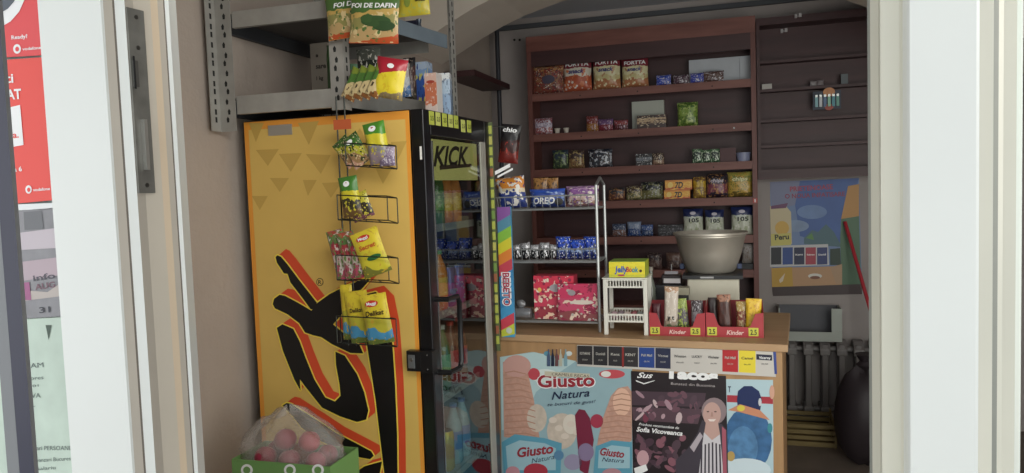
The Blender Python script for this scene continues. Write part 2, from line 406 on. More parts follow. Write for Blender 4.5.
k = panel_poster('poster', Fg, [(-30, 322), (65.6, 317), (90, 560), (-30, 560)], M('#c3d3c6', .6, noise=.12, scale=14), '', '')
tx = M('#5e6b68', .6)
for s_, a, b, h in (('AM', (31, 368), (44, 367), 5), ('ores', (31, 380), (44, 379), 4), ('01', (33, 387), (39, 386.5), 2.5), ('VA', (32, 398), (41, 397.5), 5), ('or', (33, 407), (36, 407), 2)):
    k.text(Fg, s_, a, b, h, 1, tx, bold=.0)
k.text(Fg, 'ari PERSOANE', (37, 450), (72, 450), 4.5, 1, tx, bold=0); k.text(Fg, 'vanzari Bucuresti', (37, 462), (74, 460), 4, 1, tx, bold=0); k.text(Fg, 'salariu', (38, 470), (56, 469), 3.5, 1, tx, bold=0)
k.art(Fg, [(46, 325), (52, 325), (49, 340)], 1, M('#4b5a50', .6))
finish(k, 'window_poster', 'pale green text notice, lowest on the left window pane', 'poster')

# ================================================================== FRIDGE
th = math.radians(2)
fu = V((math.cos(th), -math.sin(th), 0)); fv = V((math.sin(th), math.cos(th), 0))
FC = V((-.96, 2.25, 0))
FW = FC.x - P(243, 119, Y=2.27).x; FD = .60; FH = 1.865; DT = .045
FS = Fr(FC-fu*FW, fu)                        # side facing the shop door; w toward viewer
FF = Fr(FC, fv)                              # glass front; w toward +X
fr = thing('drinks_fridge', FC-fu*FW/2+fv*FD/2, 'tall yellow drinks fridge with black slanted lettering and a glass door', 'fridge')
orange = M('#e79b3c', .4); yel = M('#dcb863', .4, noise=.05, scale=5); dyel = M('#c6a354', .4); redp = M('#d9502f', .4); lyel = M('#f6dc55', .4)
CW = FW-DT-.004                              # cabinet width along u before the door
k = MB(); t = .04
k.fbox(FS, 0, CW, 0.06, FH, -.03, 0, black)              # side towards the viewer
k.fbox(FS, 0, CW, 0.06, FH, -FD, -FD+.03, black)
k.fbox(FS, 0, t, 0.06, FH, -FD+.03, -.03, M('#c9ccca', .5))
k.fbox(FS, t, CW, 0.06, .30, -FD+.03, -.03, black); k.fbox(FS, t, CW, FH-.04, FH, -FD+.03, -.03, black)
k.fbox(FS, .02, CW-.02, 0, .06, -FD+.02, -.02, black)
k.build('cabinet', fr)
k = MB(); k.fbox(FS, 0.0, CW, .07, FH-.003, 0, .0015, orange)
FS2 = Fr(FS.pt(0, 0, .0015), FS.u)
e = FS2.hit(405, 112)[0]; 
k.art(FS2, [(.018, .08), (e, .08), (e, FH-.03), (.018, FH-.03)], 0, yel, px=False)
for tri in [((249, 123), (264, 123), (256, 142)), ((298, 123), (319, 121), (309, 145)), ((256, 150), (279, 149), (268, 166)), ((279, 154), (302, 153), (291, 172)), ((306, 154), (331, 155), (321, 174)), ((270, 178), (289, 178), (280, 192)), ((303, 180), (317, 180), (308, 196)), ((391, 142), (407, 141), (395, 166)), ((375, 167), (393, 167), (383, 184)), ((360, 128), (345, 150), (372, 150)), ((322, 183), (342, 182), (331, 198)), ((252, 196), (268, 196), (260, 210))]:
    k.art(FS2, tri, 1, dyel)
def z1(p): return (230+p[0]/1.945, 230+p[1]/1.945)
def z2(p): return (230+p[0]/4.59, 370+p[1]/4.59)
def z3(p): return (230+p[0]/4.3, 230+p[1]/4.3)
letters = [
 [z3(p) for p in [(198, 116), (207, 108), (222, 115), (250, 148), (300, 215), (376, 312), (365, 335), (350, 342), (320, 300), (262, 225), (250, 188), (234, 186), (204, 140)]],
 [z3(p) for p in [(186, 318), (192, 295), (215, 278), (238, 282), (300, 315), (352, 346), (376, 314), (430, 275), (500, 240), (585, 207), (604, 212), (585, 235), (560, 262), (520, 320), (445, 405), (500, 450), (560, 495), (575, 530), (520, 528), (440, 490), (395, 460), (360, 452), (325, 440), (300, 400), (250, 362), (195, 336)]],
 [z1(p) for p in [(244, 130), (284, 120), (304, 140), (314, 190), (318, 240), (322, 300), (326, 400), (328, 600), (318, 600), (301, 473), (284, 330), (266, 215)]],
 [z1(p) for p in [(92, 190), (103, 183), (124, 192), (136, 215), (148, 248), (165, 290), (186, 325), (205, 333), (216, 322), (214, 300), (207, 262), (206, 236), (224, 244), (248, 280), (262, 315), (270, 350), (266, 368), (248, 373), (215, 362), (180, 345), (148, 305), (137, 290), (138, 312), (126, 290), (104, 235)]],
 [z2(p) for p in [(243, 162), (262, 150), (285, 155), (320, 178), (400, 228), (490, 288), (600, 345), (650, 372), (662, 392), (645, 408), (600, 400), (480, 355), (390, 310), (330, 262), (290, 210)]],
 [z2(p) for p in [(545, 490), (620, 440), (700, 418), (690, 470), (640, 560), (500, 560)]]]
for P_ in letters:
    for i in range(9):
        q = i/8; k.art(FS2, [(x+7.6*q+.6, y-6.2*q) for x, y in P_], 3+i*.15, redp)
    for i in range(8):
        a = i*math.pi/4; k.art(FS2, [(x+1.3*math.cos(a), y+1.3*math.sin(a)) for x, y in P_], 5+i*.15, lyel)
    k.art(FS2, P_, 7, black)
k.disc(FS2, (320, 282), 3.6, 4, 1, black); k.disc(FS2, (320, 282), 2.9, 3.3, 2, yel); k.text(FS2, 'R', (318.4, 284), (321.8, 284), 4, 3, black)
o = k.build('side_panel', fr); part(o, 'yellow side panel with black and red slanted letters')
F_ = FS2; a, b = F_.hit(269, 136), F_.hit(292, 124)
k = MB(); k.fbox(F_, a[0], b[0], a[1], b[1], 0, .003, M('#b5b2aa', .35, .6)); k.build('rating_plate', fr)
# door: black frame + glass + gaskets
d0, d1 = CW+.004, FW
k = MB()
bz0, bz1, bw = .10, FH, .055
k.fbox(FS, d0, d1, bz0, bz1, -bw, 0, blackp)                      # hinge/handle stile near the viewer
k.fbox(FS, d0, d1, bz0, bz1, -FD, -FD+.05, blackp)
k.fbox(FS, d0, d1, bz1-.082, bz1, -FD+.05, -bw, blackp); k.fbox(FS, d0, d1, bz0, bz0+.12, -FD+.05, -bw, blackp)
dr_ = k.build('door', fr, bevel=.003); part(dr_, 'black framed glass door')
k = MB(); k.fbox(FS, d1-.008, d1-.003, bz0+.12, bz1-.082, -FD+.05, -bw, glass_mat('fridge_glass', '#dfe4e0', 2.1)); k.build('glass', dr_)
k = MB(); F2 = Fr(FF.pt(0, 0, -.003), FF.u)
def ff(px, py): return FF.hit(px, py)
# long side trims on the glass (grey aluminium)
al_ = M('#a7a59c', .4, .2)
for q0, q1 in ((.100, .090), (.086, .070), (.066, .0505)): k.fbox(FF, FD-q0, FD-q1, bz0+.12, bz1-.083, -.004, .002, al_)
k.fbox(FF, bw, bw+.006, bz0+.12, bz1-.1, -.004, .002, chrome); k.build('edge_trim', dr_)
# handle (D-shaped) and lock block
a, b = ff(441, 297), ff(455, 362)
k = MB(); hx = .035
ha = .03; 
k.tube([FF.pt(ha, a[1], 0), FF.pt(ha, a[1], .045), FF.pt(ha+.07, a[1], .05), FF.pt(ha+.085, a[1]-.02, .05), FF.pt(ha+.085, b[1]+.02, .05), FF.pt(ha+.07, b[1], .05), FF.pt(ha, b[1], .045), FF.pt(ha, b[1], 0)], .009, black, 8)
k.build('handle', dr_, smooth=True)
k = MB(); a = FS.hit(411, 366); b = FS.hit(436, 350)
k.fbox(FS, a[0], a[0]+.05, a[1]-.01, b[1], 0, .03, black); k.fbox(FS, a[0]+.052, FW+.012, a[1]-.012, b[1]+.002, 0, .034, black)
k.fbox(FS, a[0]+.006, a[0]+.03, a[1], b[1]-.012, .03, .032, M('#8a8f92', .3, .7)); k.lathe([(.006, 0), (.006, .004)], FS.pt(a[0]+.018, (a[1]+b[1])/2, .03), chrome, 12, FS.w)
for zz in (a[1], b[1]-.01): k.lathe([(.003, 0), (.003, .002)], FS.pt(FW-.006, zz, .034), chrome, 8, FS.w)
o = k.build('lock', fr, bevel=.001); part(o, 'black and steel door lock')
k = MB(); a = FS.hit(424, 150); k.fbox(FS, d1-.016, d1-.010, a[1]-.03, a[1]+.012, 0, .003, white); k.build('hinge_clip', dr_)
# lit header behind the glass
k = MB(); a = ff(432, 180); b = ff(481, 131); zb, zt = a[1], bz1-.09
FH_ = Fr(FF.pt(0, 0, -.02), FF.u)
k.fbox(FF, bw+.004, FD-.09, zb, zt, -.035, -.02, M('#e8dc8a', .5, emit=.11)); 
w0, w1 = bw+.05, FD-.17
k.text(FH_, 'KICK', (w0, zb+(zt-zb)*.35), (w1, zb+(zt-zb)*.42), (zt-zb)*.5, 1, M('#241c14', .5), px=False, bold=.03, shear=.35)
k.art(FH_, [(w0+.05, zb+.035), (w1+.02, zb+.05), (w1+.02, zb+.062), (w0+.05, zb+.05)], 1, M('#4a3520', .5), px=False)
k.build('header_panel', fr)
# paper price tags along the top of the door
tg = [M('#b3bb50', .6), M('#c0c56a', .6)]
for i, (x, y) in enumerate([(431.5, 118), (438, 119), (444.5, 120), (450.5, 121), (456, 122), (463, 126), (469, 126.5)]):
    k = MB(); a = ff(x, y); F_ = Fr(FF.pt(0, 0, 0), FF.u)
    hh = .022
    k.fbox(FF, a[0]-.019, a[0]+.019, a[1]-hh, a[1]+hh, 0, .001, tg[i % 2]); F1 = Fr(FF.pt(0, 0, .001), FF.u)
    k.text(F1, '2.5', (a[0]-.012, a[1]-.008), (a[0]+.012, a[1]-.008), .015, 1, black, px=False)
    k.build('price_tag', fr)
# wire shelves
shz = [1.47, 1.16, .86, .55, .32]
for z in shz[:4]:
    k = MB(); k.fbox(FS, t+.01, CW-.02, z-.012, z, -FD+.04, -.04, M('#b9bcb8', .4, .3)); k.fbox(FS, CW-.02, CW-.014, z-.012, z+.014, -FD+.04, -.04, M('#8d908c', .5)); k.build('shelf', fr)
# the fridge's own lamp, under the header panel
fl_ = lamp('fridge_lamp', 'AREA', FS.pt(CW-.03, 1.10, -.07), .16, (.02, 1.4), (1, .98, .92)); fl_.matrix_world = Matrix.Translation(FS.pt(CW-.03, 1.0, -.068)) @ Matrix((FS.u, FS.v, FS.w)).transposed().to_4x4()
# drinks inside
def bottle_proto(kind, col, cap, lab, label, cat='bottle', h=.24, r=.032):
    o = thing(kind, (0, 0, 0), label, cat)
    if kind == 'drinks_can':
        k = MB(); k.lathe([(r*.8, 0), (r, .008), (r, h-.012), (r*.86, h)], (0, 0, 0), col, 14); k.build('can_body', o, smooth=True)
        k = MB(); k.lathe([(r*.84, h), (r*.84, h+.002)], (0, 0, 0), chrome, 14); k.build('can_lid', o)
    else:
        k = MB(); k.lathe([(r*.85, 0), (r, .01), (r, h*.62), (r*.85, h*.72), (r*.38, h*.9), (r*.36, h*.95)], (0, 0, 0), col, 14); k.build('bottle_body', o, smooth=True)
        k = MB(); k.lathe([(r*1.02, h*.25), (r*1.02, h*.55)], (0, 0, 0), lab, 14); k.build('bottle_label', o, smooth=True)
        k = MB(); k.lathe([(r*.45, h*.94), (r*.45, h)], (0, 0, 0), cap, 10); k.build('cap', o)
    return o
def copy_tree(o, **k):
    c = o.copy(); C.objects.link(c)
    for ch in list(o.children):
        d = ch.copy(); C.objects.link(d); d.parent = c
        for g in ch.children:
            e_ = g.copy(); C.objects.link(e_); e_.parent = d
    return c
protos = [('soda_bottle', M('#6b2a1c', .15), M('#c8382a', .4), M('#cf3a34', .4), 'brown', .24),
          ('drinks_can', M('#c9b52e', .25, .3), None, None, 'yellow', .15),
          ('water_bottle', M('#8fb6c9', .12), M('#3a65b0', .4), M('#4a7fc4', .4), 'pale blue', .23),
          ('juice_bottle', M('#d8832c', .15), M('#4d9a3c', .4), M('#e0b840', .4), 'orange', .22),
          ('drinks_can', M('#3b4f9c', .25, .3), None, None, 'blue', .15),
          ('soda_bottle', M('#3c6e34', .15), M('#d9d9d9', .4), M('#4f9c46', .4), 'green', .24)]
rown = ['top', 'second', 'third', 'fourth']
posn = ['nearest the door handle', 'second from the handle', 'third from the handle', 'fourth from the handle', 'fifth from the handle', 'at the far side']
pr = {}
for si, z in enumerate(shz[:4]):
    for j in range(6):
        p_ = (si*2+j//2) % 6 if si else (2, 2, 0, 5, 3, 3)[j]
        kind, col, cap, lab, cn, h = protos[p_]
        lbl = f'{cn} {kind.replace("_", " ")} behind the fridge glass, {rown[si]} shelf, {posn[j]}'
        if p_ not in pr: o = bottle_proto(kind, col, cap, lab, lbl, kind.split('_')[1] if 'can' not in kind else 'can', h); pr[p_] = o
        else: o = copy_tree(pr[p_])
        o.location = FS.pt(CW-.075, z+.0005, -(.095+j*.082)); tag(o, lbl, 'can' if 'can' in kind else 'bottle', 'drinks in the yellow fridge')

# strip of hanging tags on the far edge of the fridge + rainbow display strip
k = MB()
SB = V((xat(493.5, 2.87), 2.87, 0)); FT = Fr(SB-V((.012, .012, 0)), V((1, .12, 0)))
k.fbox(FT, 0, .028, .95, FT.hit(494, 122)[1], 0, .002, M('#55603a', .6))
strip = thing('tag_strip', FT.pt(.014, .95), 'narrow strip of green and yellow tags hanging along the far edge of the fridge', 'strip')
k.build('backing', strip)
gz = [M('#a9b04a', .5), M('#6f8f42', .5), M('#b9b45a', .5), M('#9a5a3c', .5)]
z = FT.hit(494, 122)[1]-.03; i = 0
while z > .98:
    k = MB(); k.fbox(FT, .003, .025, z-.016, z+.016, .002, .004, gz[(i*7 % 5) % 4 if i % 3 else 0]); k.build('tag', strip); z -= .042; i += 1

# ================================================================== COUNTER
CA, CB = V((-1.10, 2.965, 0)), V((.162, 2.872, 0))
cu_ = (CB-CA).normalized(); CL = (CB-CA).length; cn_ = V((cu_.y, -cu_.x, 0)); 
FT_ = Fr(CA, cu_)                 # front edge of the top
CF = Fr(CA+V((0, 0, 0))-FT_.w*.012, cu_)   # front panel plane
counter = thing('shop_counter', CA+cu_*CL/2-FT_.w*.35, 'beech laminate shop counter with posters on its front', 'counter')
k = MB(); k.fbox(FT_, 0, CL, .972, 1.0, -.70, 0, beech); k.build('counter_top', counter, bevel=.003)
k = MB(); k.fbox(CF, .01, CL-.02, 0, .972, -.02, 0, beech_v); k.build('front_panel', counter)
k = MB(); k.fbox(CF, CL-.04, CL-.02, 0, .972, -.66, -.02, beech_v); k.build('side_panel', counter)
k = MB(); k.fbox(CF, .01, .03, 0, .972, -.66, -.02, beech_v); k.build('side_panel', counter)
FP = Fr(CF.pt(0, 0, .0015), cu_)
# --- price strip
k = MB(); 
def sheet(F, pts, mat, th=.0012):
    k = MB(); q = [F.pt(*F.hit(*p), -th+.0004) for p in pts]; k.prism(q, F.w*th, mat); return k
FPs = Fr(CF.pt(0, 0, .006), cu_)
k = sheet(FPs, [(577, 345), (773, 351), (776, 377), (577, 366)], M('#c9c4bd', .5), th=.003)
edges = [577, 593, 608, 622.5, 638.5, 655, 671, 689, 705, 722, 738.5, 756, 773.5]
cols = ['#2f2d2f', '#2c2b2e', '#2e2c2f', '#322f31', '#27458a', '#252b45', None, None, None, '#b3262b', '#e6d23a', None]
names = ['ROTHMANS', 'Dunhill', 'Kent', 'KENT', 'Pall Mall', 'Vogue', 'Winston', 'LUCKY', 'Winchester', 'Pall Mall', 'Camel', 'Viceroy']
def ytop(x): return 345.5+(x-577)/196*5.8
def ybot(x): return 365.5+(x-577)/196*10
for i, c in enumerate(cols):
    x0, x1 = edges[i]+.4, edges[i+1]-.4
    if c: k.art(FPs, [(x0, ytop(x0)), (x1, ytop(x1)), (x1, ybot(x1)-1.5), (x0, ybot(x0)-1.5)], 1, M(c, .4))
    dark = c is None or c == '#e6d23a'
    mt_ = M('#222226', .5) if dark else M('#b9b6ae', .5)
    xm = (x0+x1)/2; y0 = ytop(xm)
    if i == 11: k.art(FPs, [(x0, y0+3), (x1-1, y0+4), (x1-1, y0+9.5), (x0, y0+8.5)], 2, M('#232338', .4)); mt_ = wt; y0 -= 1
    k.text(FPs, names[i], (x0+2.5, y0+8.6), (x1-2.5, y0+9), 2.6, 3, mt_); 
    k.text(FPs, '00,00', (x0+5, y0+14.5), (x1-5, y0+14.6), 1.5, 3, M('#222226', .5) if dark or i == 11 else M('#b9b6ae', .5), bold=0)
k.art(FPs, [(773, 351), (776, 351.2), (777, 374), (774.5, 374)], 1, M('#3a4a8c', .5)); k.art(FPs, [(622, 347), (624, 347), (624, 367), (622, 367)], 2, M('#8c2c2a', .5))
finish(k, 'price_strip', 'white strip of coloured cigarette price cells along the counter front', 'price strip')
# --- ice cream poster
lb = M('#98b6be', .45, noise=.06, scale=9); cone = M('#c59a88', .55, noise=.14, scale=60); cream = M('#cdbfb0', .5, noise=.12, scale=45); blu = M('#5fa0b8', .45); gred = M('#9c2a38', .45); nav = M('#1f2b4a', .45); pink = M('#c78a8c', .5)
k = sheet(FP, [(500, 357), (532, 352), (577, 362), (632, 366), (636, 560), (503, 560)], lb)
k.art(FP, [(500, 357), (534, 352), (576, 361), (560, 372), (536, 392), (520, 430), (502, 430)], 1, M('#b7d0d2', .45))
k.art(FP, [(503, 362), (517, 357), (528, 372), (534, 400), (540, 440), (504, 437)], 2, cone)
k.disc(FP, (517, 366), 14, 11, 2.5, M('#c99d93', .55)); 
k.disc(FP, (537, 418), 10, 14, 3, cream); k.disc(FP, (562, 431), 15, 18, 3, cream); k.disc(FP, (571, 424), 8, 10, 3.5, M('#ded5c8', .5))
k.art(FP, [(575, 415), (579, 409), (585, 410), (590, 418), (594, 440), (588, 475), (580, 470)], 4, M('#7a2740', .45))
k.disc(FP, (597, 421), 6.5, 7, 4, M('#a83a50', .45)); k.disc(FP, (586, 452), 8, 9, 4.5, M('#8a7a9a', .5)); k.disc(FP, (573, 462), 9, 8, 4, M('#9a93ae', .5))
k.art(FP, [(611, 396), (618, 388), (628, 386), (632, 392), (632, 440), (594, 473), (598, 440), (603, 418)], 4, cone)
k.disc(FP, (622, 402), 9, 14, 4.3, M('#e2b8a0', .5))
k.art(FP, [(502, 442), (515, 434), (545, 438), (562, 443), (560, 490), (505, 490)], 5, blu)
k.art(FP, [(506, 446), (520, 440), (545, 443), (556, 448), (556, 470), (508, 470)], 6, M('#9fc4cf', .45))
k.art(FP, [(596, 446), (612, 440), (632, 442), (632, 490), (592, 490)], 5, blu); k.art(FP, [(599, 450), (612, 445), (630, 447), (630, 468), (598, 468)], 6, M('#9fc4cf', .45))
k.disc(FP, (536, 471), 12, 8, 7, M('#b03848', .5)); k.disc(FP, (513, 472), 7, 6, 7, M('#c9909a', .5))
k.disc(FP, (612, 474), 10, 6, 7, M('#b98a92', .5)); k.disc(FP, (559, 455), 5, 5, 7, M('#5a86a8', .5))
k.disc(FP, (545, 376), 14, 7, 1.5, M('#d9e4e0', .45)); k.disc(FP, (534, 374), 6, 6, 2, M('#c24a55', .45)); k.disc(FP, (612, 374), 13, 4.5, 2, M('#c65058', .45)); k.disc(FP, (606, 374), 5, 3, 2.2, M('#e5e3dd', .45))
rib = M('#b58673', .55)
for i in range(11):
    y = 372+i*6.2; k.art(FP, [(505, y), (514+min(i, 6)*2.0, y-1.6), (526+min(i, 6)*1.6, y+1.4), (526+min(i, 6)*1.6, y+2.4), (514+min(i, 6)*2.0, y-.4), (505, y+1)], 3.6, rib)
for i in range(9):
    y = 394+i*5.4; k.art(FP, [(613-i*1.8, y+1), (622-i*.6, y-1.2), (631, y+.6), (631, y+1.6), (622-i*.6, y), (613-i*1.8, y+2)], 4.6, rib)
for i in range(5):
    k.disc(FP, (553+i*6, 420+((i*7) % 5)*4), 4, 3, 3.6, M('#dccfc2', .5)); k.disc(FP, (547+i*11, 345.5+8+(i % 2)*4), 3.2, 2.4, 2.4, M(['#5f93a8', '#b8485a', '#cfd8d6', '#4a7f98', '#c9a05a'][i], .45))
k.text(FP, 'Giusto', (537, 387.5), (596, 386), 13, 8, wt, bold=.06); k.text(FP, 'Giusto', (538, 387), (595, 385.5), 12.5, 9, gred, bold=.03)
k.text(FP, 'Natura', (552, 399.5), (590, 396), 8, 9, nav, bold=.01, shear=.3)
k.text(FP, 'te bucuri de gust!', (548, 406), (596, 402.5), 3.2, 9, nav, bold=0, shear=.3)
k.text(FP, 'Giusto', (518, 457), (554, 452.5), 9.5, 9, gred, bold=.03, shear=.2); k.text(FP, 'Natura', (532, 463), (555, 458.5), 5, 9, nav, bold=0, shear=.3)
k.text(FP, 'Giusto', (600, 454.5), (624, 457.5), 7.5, 9, gred, bold=.03, shear=.2); k.text(FP, 'Natura', (602, 461), (624, 462.5), 4.5, 9, nav, bold=0, shear=.3)
k.art(FP, [(545, 371), (590, 373.5), (590, 377.5), (545, 376)], 9.5, M('#c9c3ae', .5)); k.text(FP, 'CRAMELE RECAS', (552, 375), (589, 377.2), 2.8, 10, M('#3a332c', .5), bold=0)
for dx, c in ((549, '#4a5a78'), (553, '#20283c'), (557, '#6a4a4a'), (561, '#b9b9a8'), (566, '#7fa2ae')):
    k.art(FP, [(dx-1.6, 366), (dx-1.6, 356), (dx-.6, 353), (dx-.6, 349), (dx+.6, 349), (dx+.6, 353), (dx+1.6, 356), (dx+1.6, 366)], 10, M(c, .4))
finish(k, 'ice_cream_poster', 'light blue ice cream poster with cones on the left of the counter front', 'poster')
# --- dark meat poster
dk = M('#231a1e', .4); FP2 = Fr(CF.pt(0, 0, .0035), cu_)
k = sheet(FP2, [(631, 371), (726, 376), (730, 560), (635, 560)], dk)
mv = ['#8d6a76', '#a88792', '#6d4c58', '#b79aa2', '#7c3a4c', '#54404a', '#c9b3b5']
k.art(FP2, [(632, 391), (706, 393), (704, 407), (632, 405)], 1, M('#4a3842', .45)); k.art(FP2, [(632, 407), (702, 409), (698, 424), (633, 420)], 1, M('#574049', .45))
rr = random.Random(3)
for i in range(46):
    x = 636+rr.random()*62; y = 394+rr.random()*26
    k.disc(FP2, (x, y), 2+rr.random()*4.5, 1.2+rr.random()*2.2, 2+i*.03, M(mv[i % 7 if i % 2 else 2+3*(i % 4 > 1)], .45), n=10, rot=rr.random()*3)
for i in range(50):
    x = 636+rr.random()*50; y = 436+rr.random()*34
    k.disc(FP2, (x, y), 2+rr.random()*5, 1.5+rr.random()*3, 2+i*.03, M(['#4a3440', '#3a2a32', '#6a4a56', '#54404a', '#8a5a66'][i % 5], .45), n=10, rot=rr.random()*3)
k.text(FP2, 'Tacos', (664, 377.5), (718, 380.2), 9.5, 5, wt, bold=.06)
k.text(FP2, 'Sus', (637, 377.5), (653, 378), 5.5, 5, wt, bold=.02, shear=.4)
k.art(FP2, [(636, 380), (644, 383), (655, 380), (654, 381), (644, 384.2), (636, 381)], 5, wt)
k.text(FP2, 'Bunatati din Bucovina', (671, 384.5), (715, 387), 2.6, 5, M('#b9b0b0', .5), bold=0)
k.text(FP2, 'Produse recomandate de', (639, 425), (679, 429), 2.6, 5, wt, bold=.01, shear=.2)
k.text(FP2, 'Sofia Vicoveanca', (636.5, 431), (682.5, 435.5), 4.6, 5, wt, bold=.03, shear=.2)
# woman in folk dress printed on the right of the poster
sk = M('#c4a096', .5)
k.disc(FP2, (714, 411), 12.5, 13.5, 3.5, M('#8f7d80', .5)); k.art(FP2, [(702, 420), (698, 432), (688, 448), (676, 460), (676, 500), (728, 500), (727, 430), (722, 424)], 4, M('#413a44', .5))
k.disc(FP2, (712, 414), 9, 12, 4.5, sk); k.art(FP2, [(706, 422), (718, 422), (720, 434), (712, 440), (704, 434)], 4.4, sk)
k.disc(FP2, (708, 411.5), 1.3, .6, 5, M('#4a3434', .5)); k.disc(FP2, (715.5, 411.5), 1.3, .6, 5, M('#4a3434', .5)); k.art(FP2, [(708, 419), (716, 419), (714, 421.2), (710, 421.2)], 5, M('#e9dcd6', .5)); k.art(FP2, [(711.4, 412), (712.6, 412), (713.4, 416.5), (710.6, 416.5)], 5, M('#b08a80', .5))
k.art(FP2, [(704, 432), (712, 440), (720, 434), (724, 480), (698, 480)], 5, M('#d3cfd4', .5))
for i in range(6): k.art(FP2, [(701+i*3.6, 442+abs(i-3)), (702.6+i*3.6, 442+abs(i-3)), (702+i*3.9, 478), (700.4+i*3.9, 478)], 5.5, M('#3a3440', .5))
k.art(FP2, [(722, 426), (726, 430), (727, 480), (723, 480)], 5.6, M('#a85a6a', .5)); k.art(FP2, [(690, 447), (700, 432), (703, 436), (694, 452)], 5.6, M('#b7adb4', .5))
k.disc(FP2, (643, 458), 6, 8, 5, M('#c9a0a6', .5)); k.art(FP2, [(634, 468), (646, 464), (648, 470), (636, 476)], 6, wt)
finish(k, 'meat_poster', 'dark meat products poster with a smiling woman at the centre of the counter front', 'poster')
# --- blue poster on the right
k = sheet(FP, [(725, 379), (773, 380), (774, 560), (728, 560)], M('#b3ccd4', .45))
k.art(FP, [(727, 395), (773, 397), (773, 404), (727, 402)], 1, M('#a8323e', .45))
k.art(FP, [(737, 400), (738, 391), (744, 386), (752, 386), (759, 391), (762, 400), (760, 411), (748, 413), (738, 410)], 3, M('#1b2a58', .4))
k.disc(FP, (760, 402), 1.6, 4, 4, M('#c8ccd0', .4)); 
k.disc(FP, (748, 440), 24, 33, 2, M('#3d6a98', .45, noise=.3, scale=30)); k.disc(FP, (743, 448), 15, 22, 2.5, M('#5584b0', .45, noise=.3, scale=30)); k.art(FP, [(728, 410), (740, 404), (760, 410), (770, 420), (755, 416), (740, 412)], 4, M('#c98a6a', .45))
k.disc(FP, (741, 408), 4, 3, 5, M('#d8c84a', .45)); k.disc(FP, (745, 470), 26, 12, 4, M('#cfdfe6', .45)); k.disc(FP, (731, 456), 4, 5, 5, M('#b89a5a', .5))
k.text(FP, 'T', (728, 392), (731, 392), 6, 3, nav); k.disc(FP, (770, 428), 2.5, 5, 4, M('#3d8a94', .5)); k.disc(FP, (772, 392), 2.5, 7, 4, M('#d0a08a', .5))
finish(k, 'blue_poster', 'pale blue poster with a dark blue dome on the right of the counter front', 'poster')
# ================================================================== PACKS
def bulge(s, t, T): 
    a = max(0, 1-abs(2*s-1)**2.6)**.55; b = max(0, 1-abs(2*t-1)**5)**.8
    return T*a*b
def bag_mesh(k, F, a, b, w, h, T, mat, seal=None, tilt=0, seed=0, nx=10, nz=12, base=0):
    """pillow pouch on frame F standing at (a,b) bottom centre; returns frame of its face"""
    r = random.Random(seed); G = Fr(F.pt(a, b, base), F.u*math.cos(tilt)+F.v*math.sin(tilt), -F.u*math.sin(tilt)+F.v*math.cos(tilt))
    p1, p2 = r.random()*6, r.random()*6
    vs = []; fs = []
    def pt(s, t, side):
        ww = w*(1-.05*math.sin(math.pi*t)); x = (s-.5)*ww
        z = t*h+.012*h*math.sin(9*s+p1)*(1 if t > .5 else 0)*0
        wr = .06*T*math.sin(14*s+p1+5*t)*math.sin(9*t+p2)
        d = bulge(s, t, T/2)+(wr if 0 < s < 1 and 0 < t < 1 else 0)
        return G.pt(x, z, T/2+d*side+.0008*side)
    for side in (1, -1):
        o = len(vs)
        for i in range(nz+1):
            for j in range(nx+1): vs.append(pt(j/nx, i/nz, side))
        for i in range(nz):
            for j in range(nx):
                q = (o+i*(nx+1)+j, o+i*(nx+1)+j+1, o+(i+1)*(nx+1)+j+1, o+(i+1)*(nx+1)+j)
                fs.append(q if side == 1 else q[::-1])
    n1 = (nz+1)*(nx+1)
    for i in range(nz): fs += [(i*(nx+1), (i+1)*(nx+1), n1+(i+1)*(nx+1), n1+i*(nx+1)), (i*(nx+1)+nx, n1+i*(nx+1)+nx, n1+(i+1)*(nx+1)+nx, (i+1)*(nx+1)+nx)]
    for j in range(nx): fs += [(j, n1+j, n1+j+1, j+1), (nz*(nx+1)+j, nz*(nx+1)+j+1, n1+nz*(nx+1)+j+1, n1+nz*(nx+1)+j)]
    k.add(vs, fs, mat)
    if seal:
        for z0 in (h*.955, 0): k.par(G.pt(-w/2*.99, z0, T/2-.0015), G.u*w*.98, G.v*h*.045, G.w*.003, seal)
    G.wp = lambda x, z: T/2+bulge(min(max(x/w+.5, 0), 1), min(max(z/h, 0), 1), T/2)+.07*T+.0012
    return G
def print_on(k, G, w, h, texts):
    """texts: (string, centre x frac, baseline frac, width frac, height frac, material, shear) ; a None string prints an oval"""
    for s_, cx, bz, tw, hh, mt_, sh in texts:
        if s_ is None:
            c = (cx*w-w/2, bz*h); pts = []
            for i in range(16):
                a_ = 2*math.pi*i/16; pts.append((c[0]+tw*w/2*math.cos(a_), c[1]+hh*h/2*math.sin(a_)))
            q = [G.pt(x, y, G.wp(x, y)-.0004 if hasattr(G, 'wp') else .0006) for x, y in pts]; cc = G.pt(c[0], c[1], (G.wp(*c) if hasattr(G, 'wp') else .0006))
            k.add([cc]+q, [(0, i+1, (i+1) % 16+1) for i in range(16)], mt_)
        else:
            k.text(G, s_, ((cx-tw/2)*w-w/2, bz*h), ((cx+tw/2)*w-w/2, bz*h), hh*h, 1, mt_, px=False, bold=.03, shear=sh, warp=getattr(G, 'wp', None))
def size(box, Y):
    F = Fr((0, Y, 0), (1, 0, 0)); x0, y0, x1, y1 = box
    a0, b1 = F.hit(x0, (y0+y1)/2)[0], F.hit((x0+x1)/2, y0)[1]; a1, b0 = F.hit(x1, (y0+y1)/2)[0], F.hit((x0+x1)/2, y1)[1]
    return F, a0, a1, b0, b1
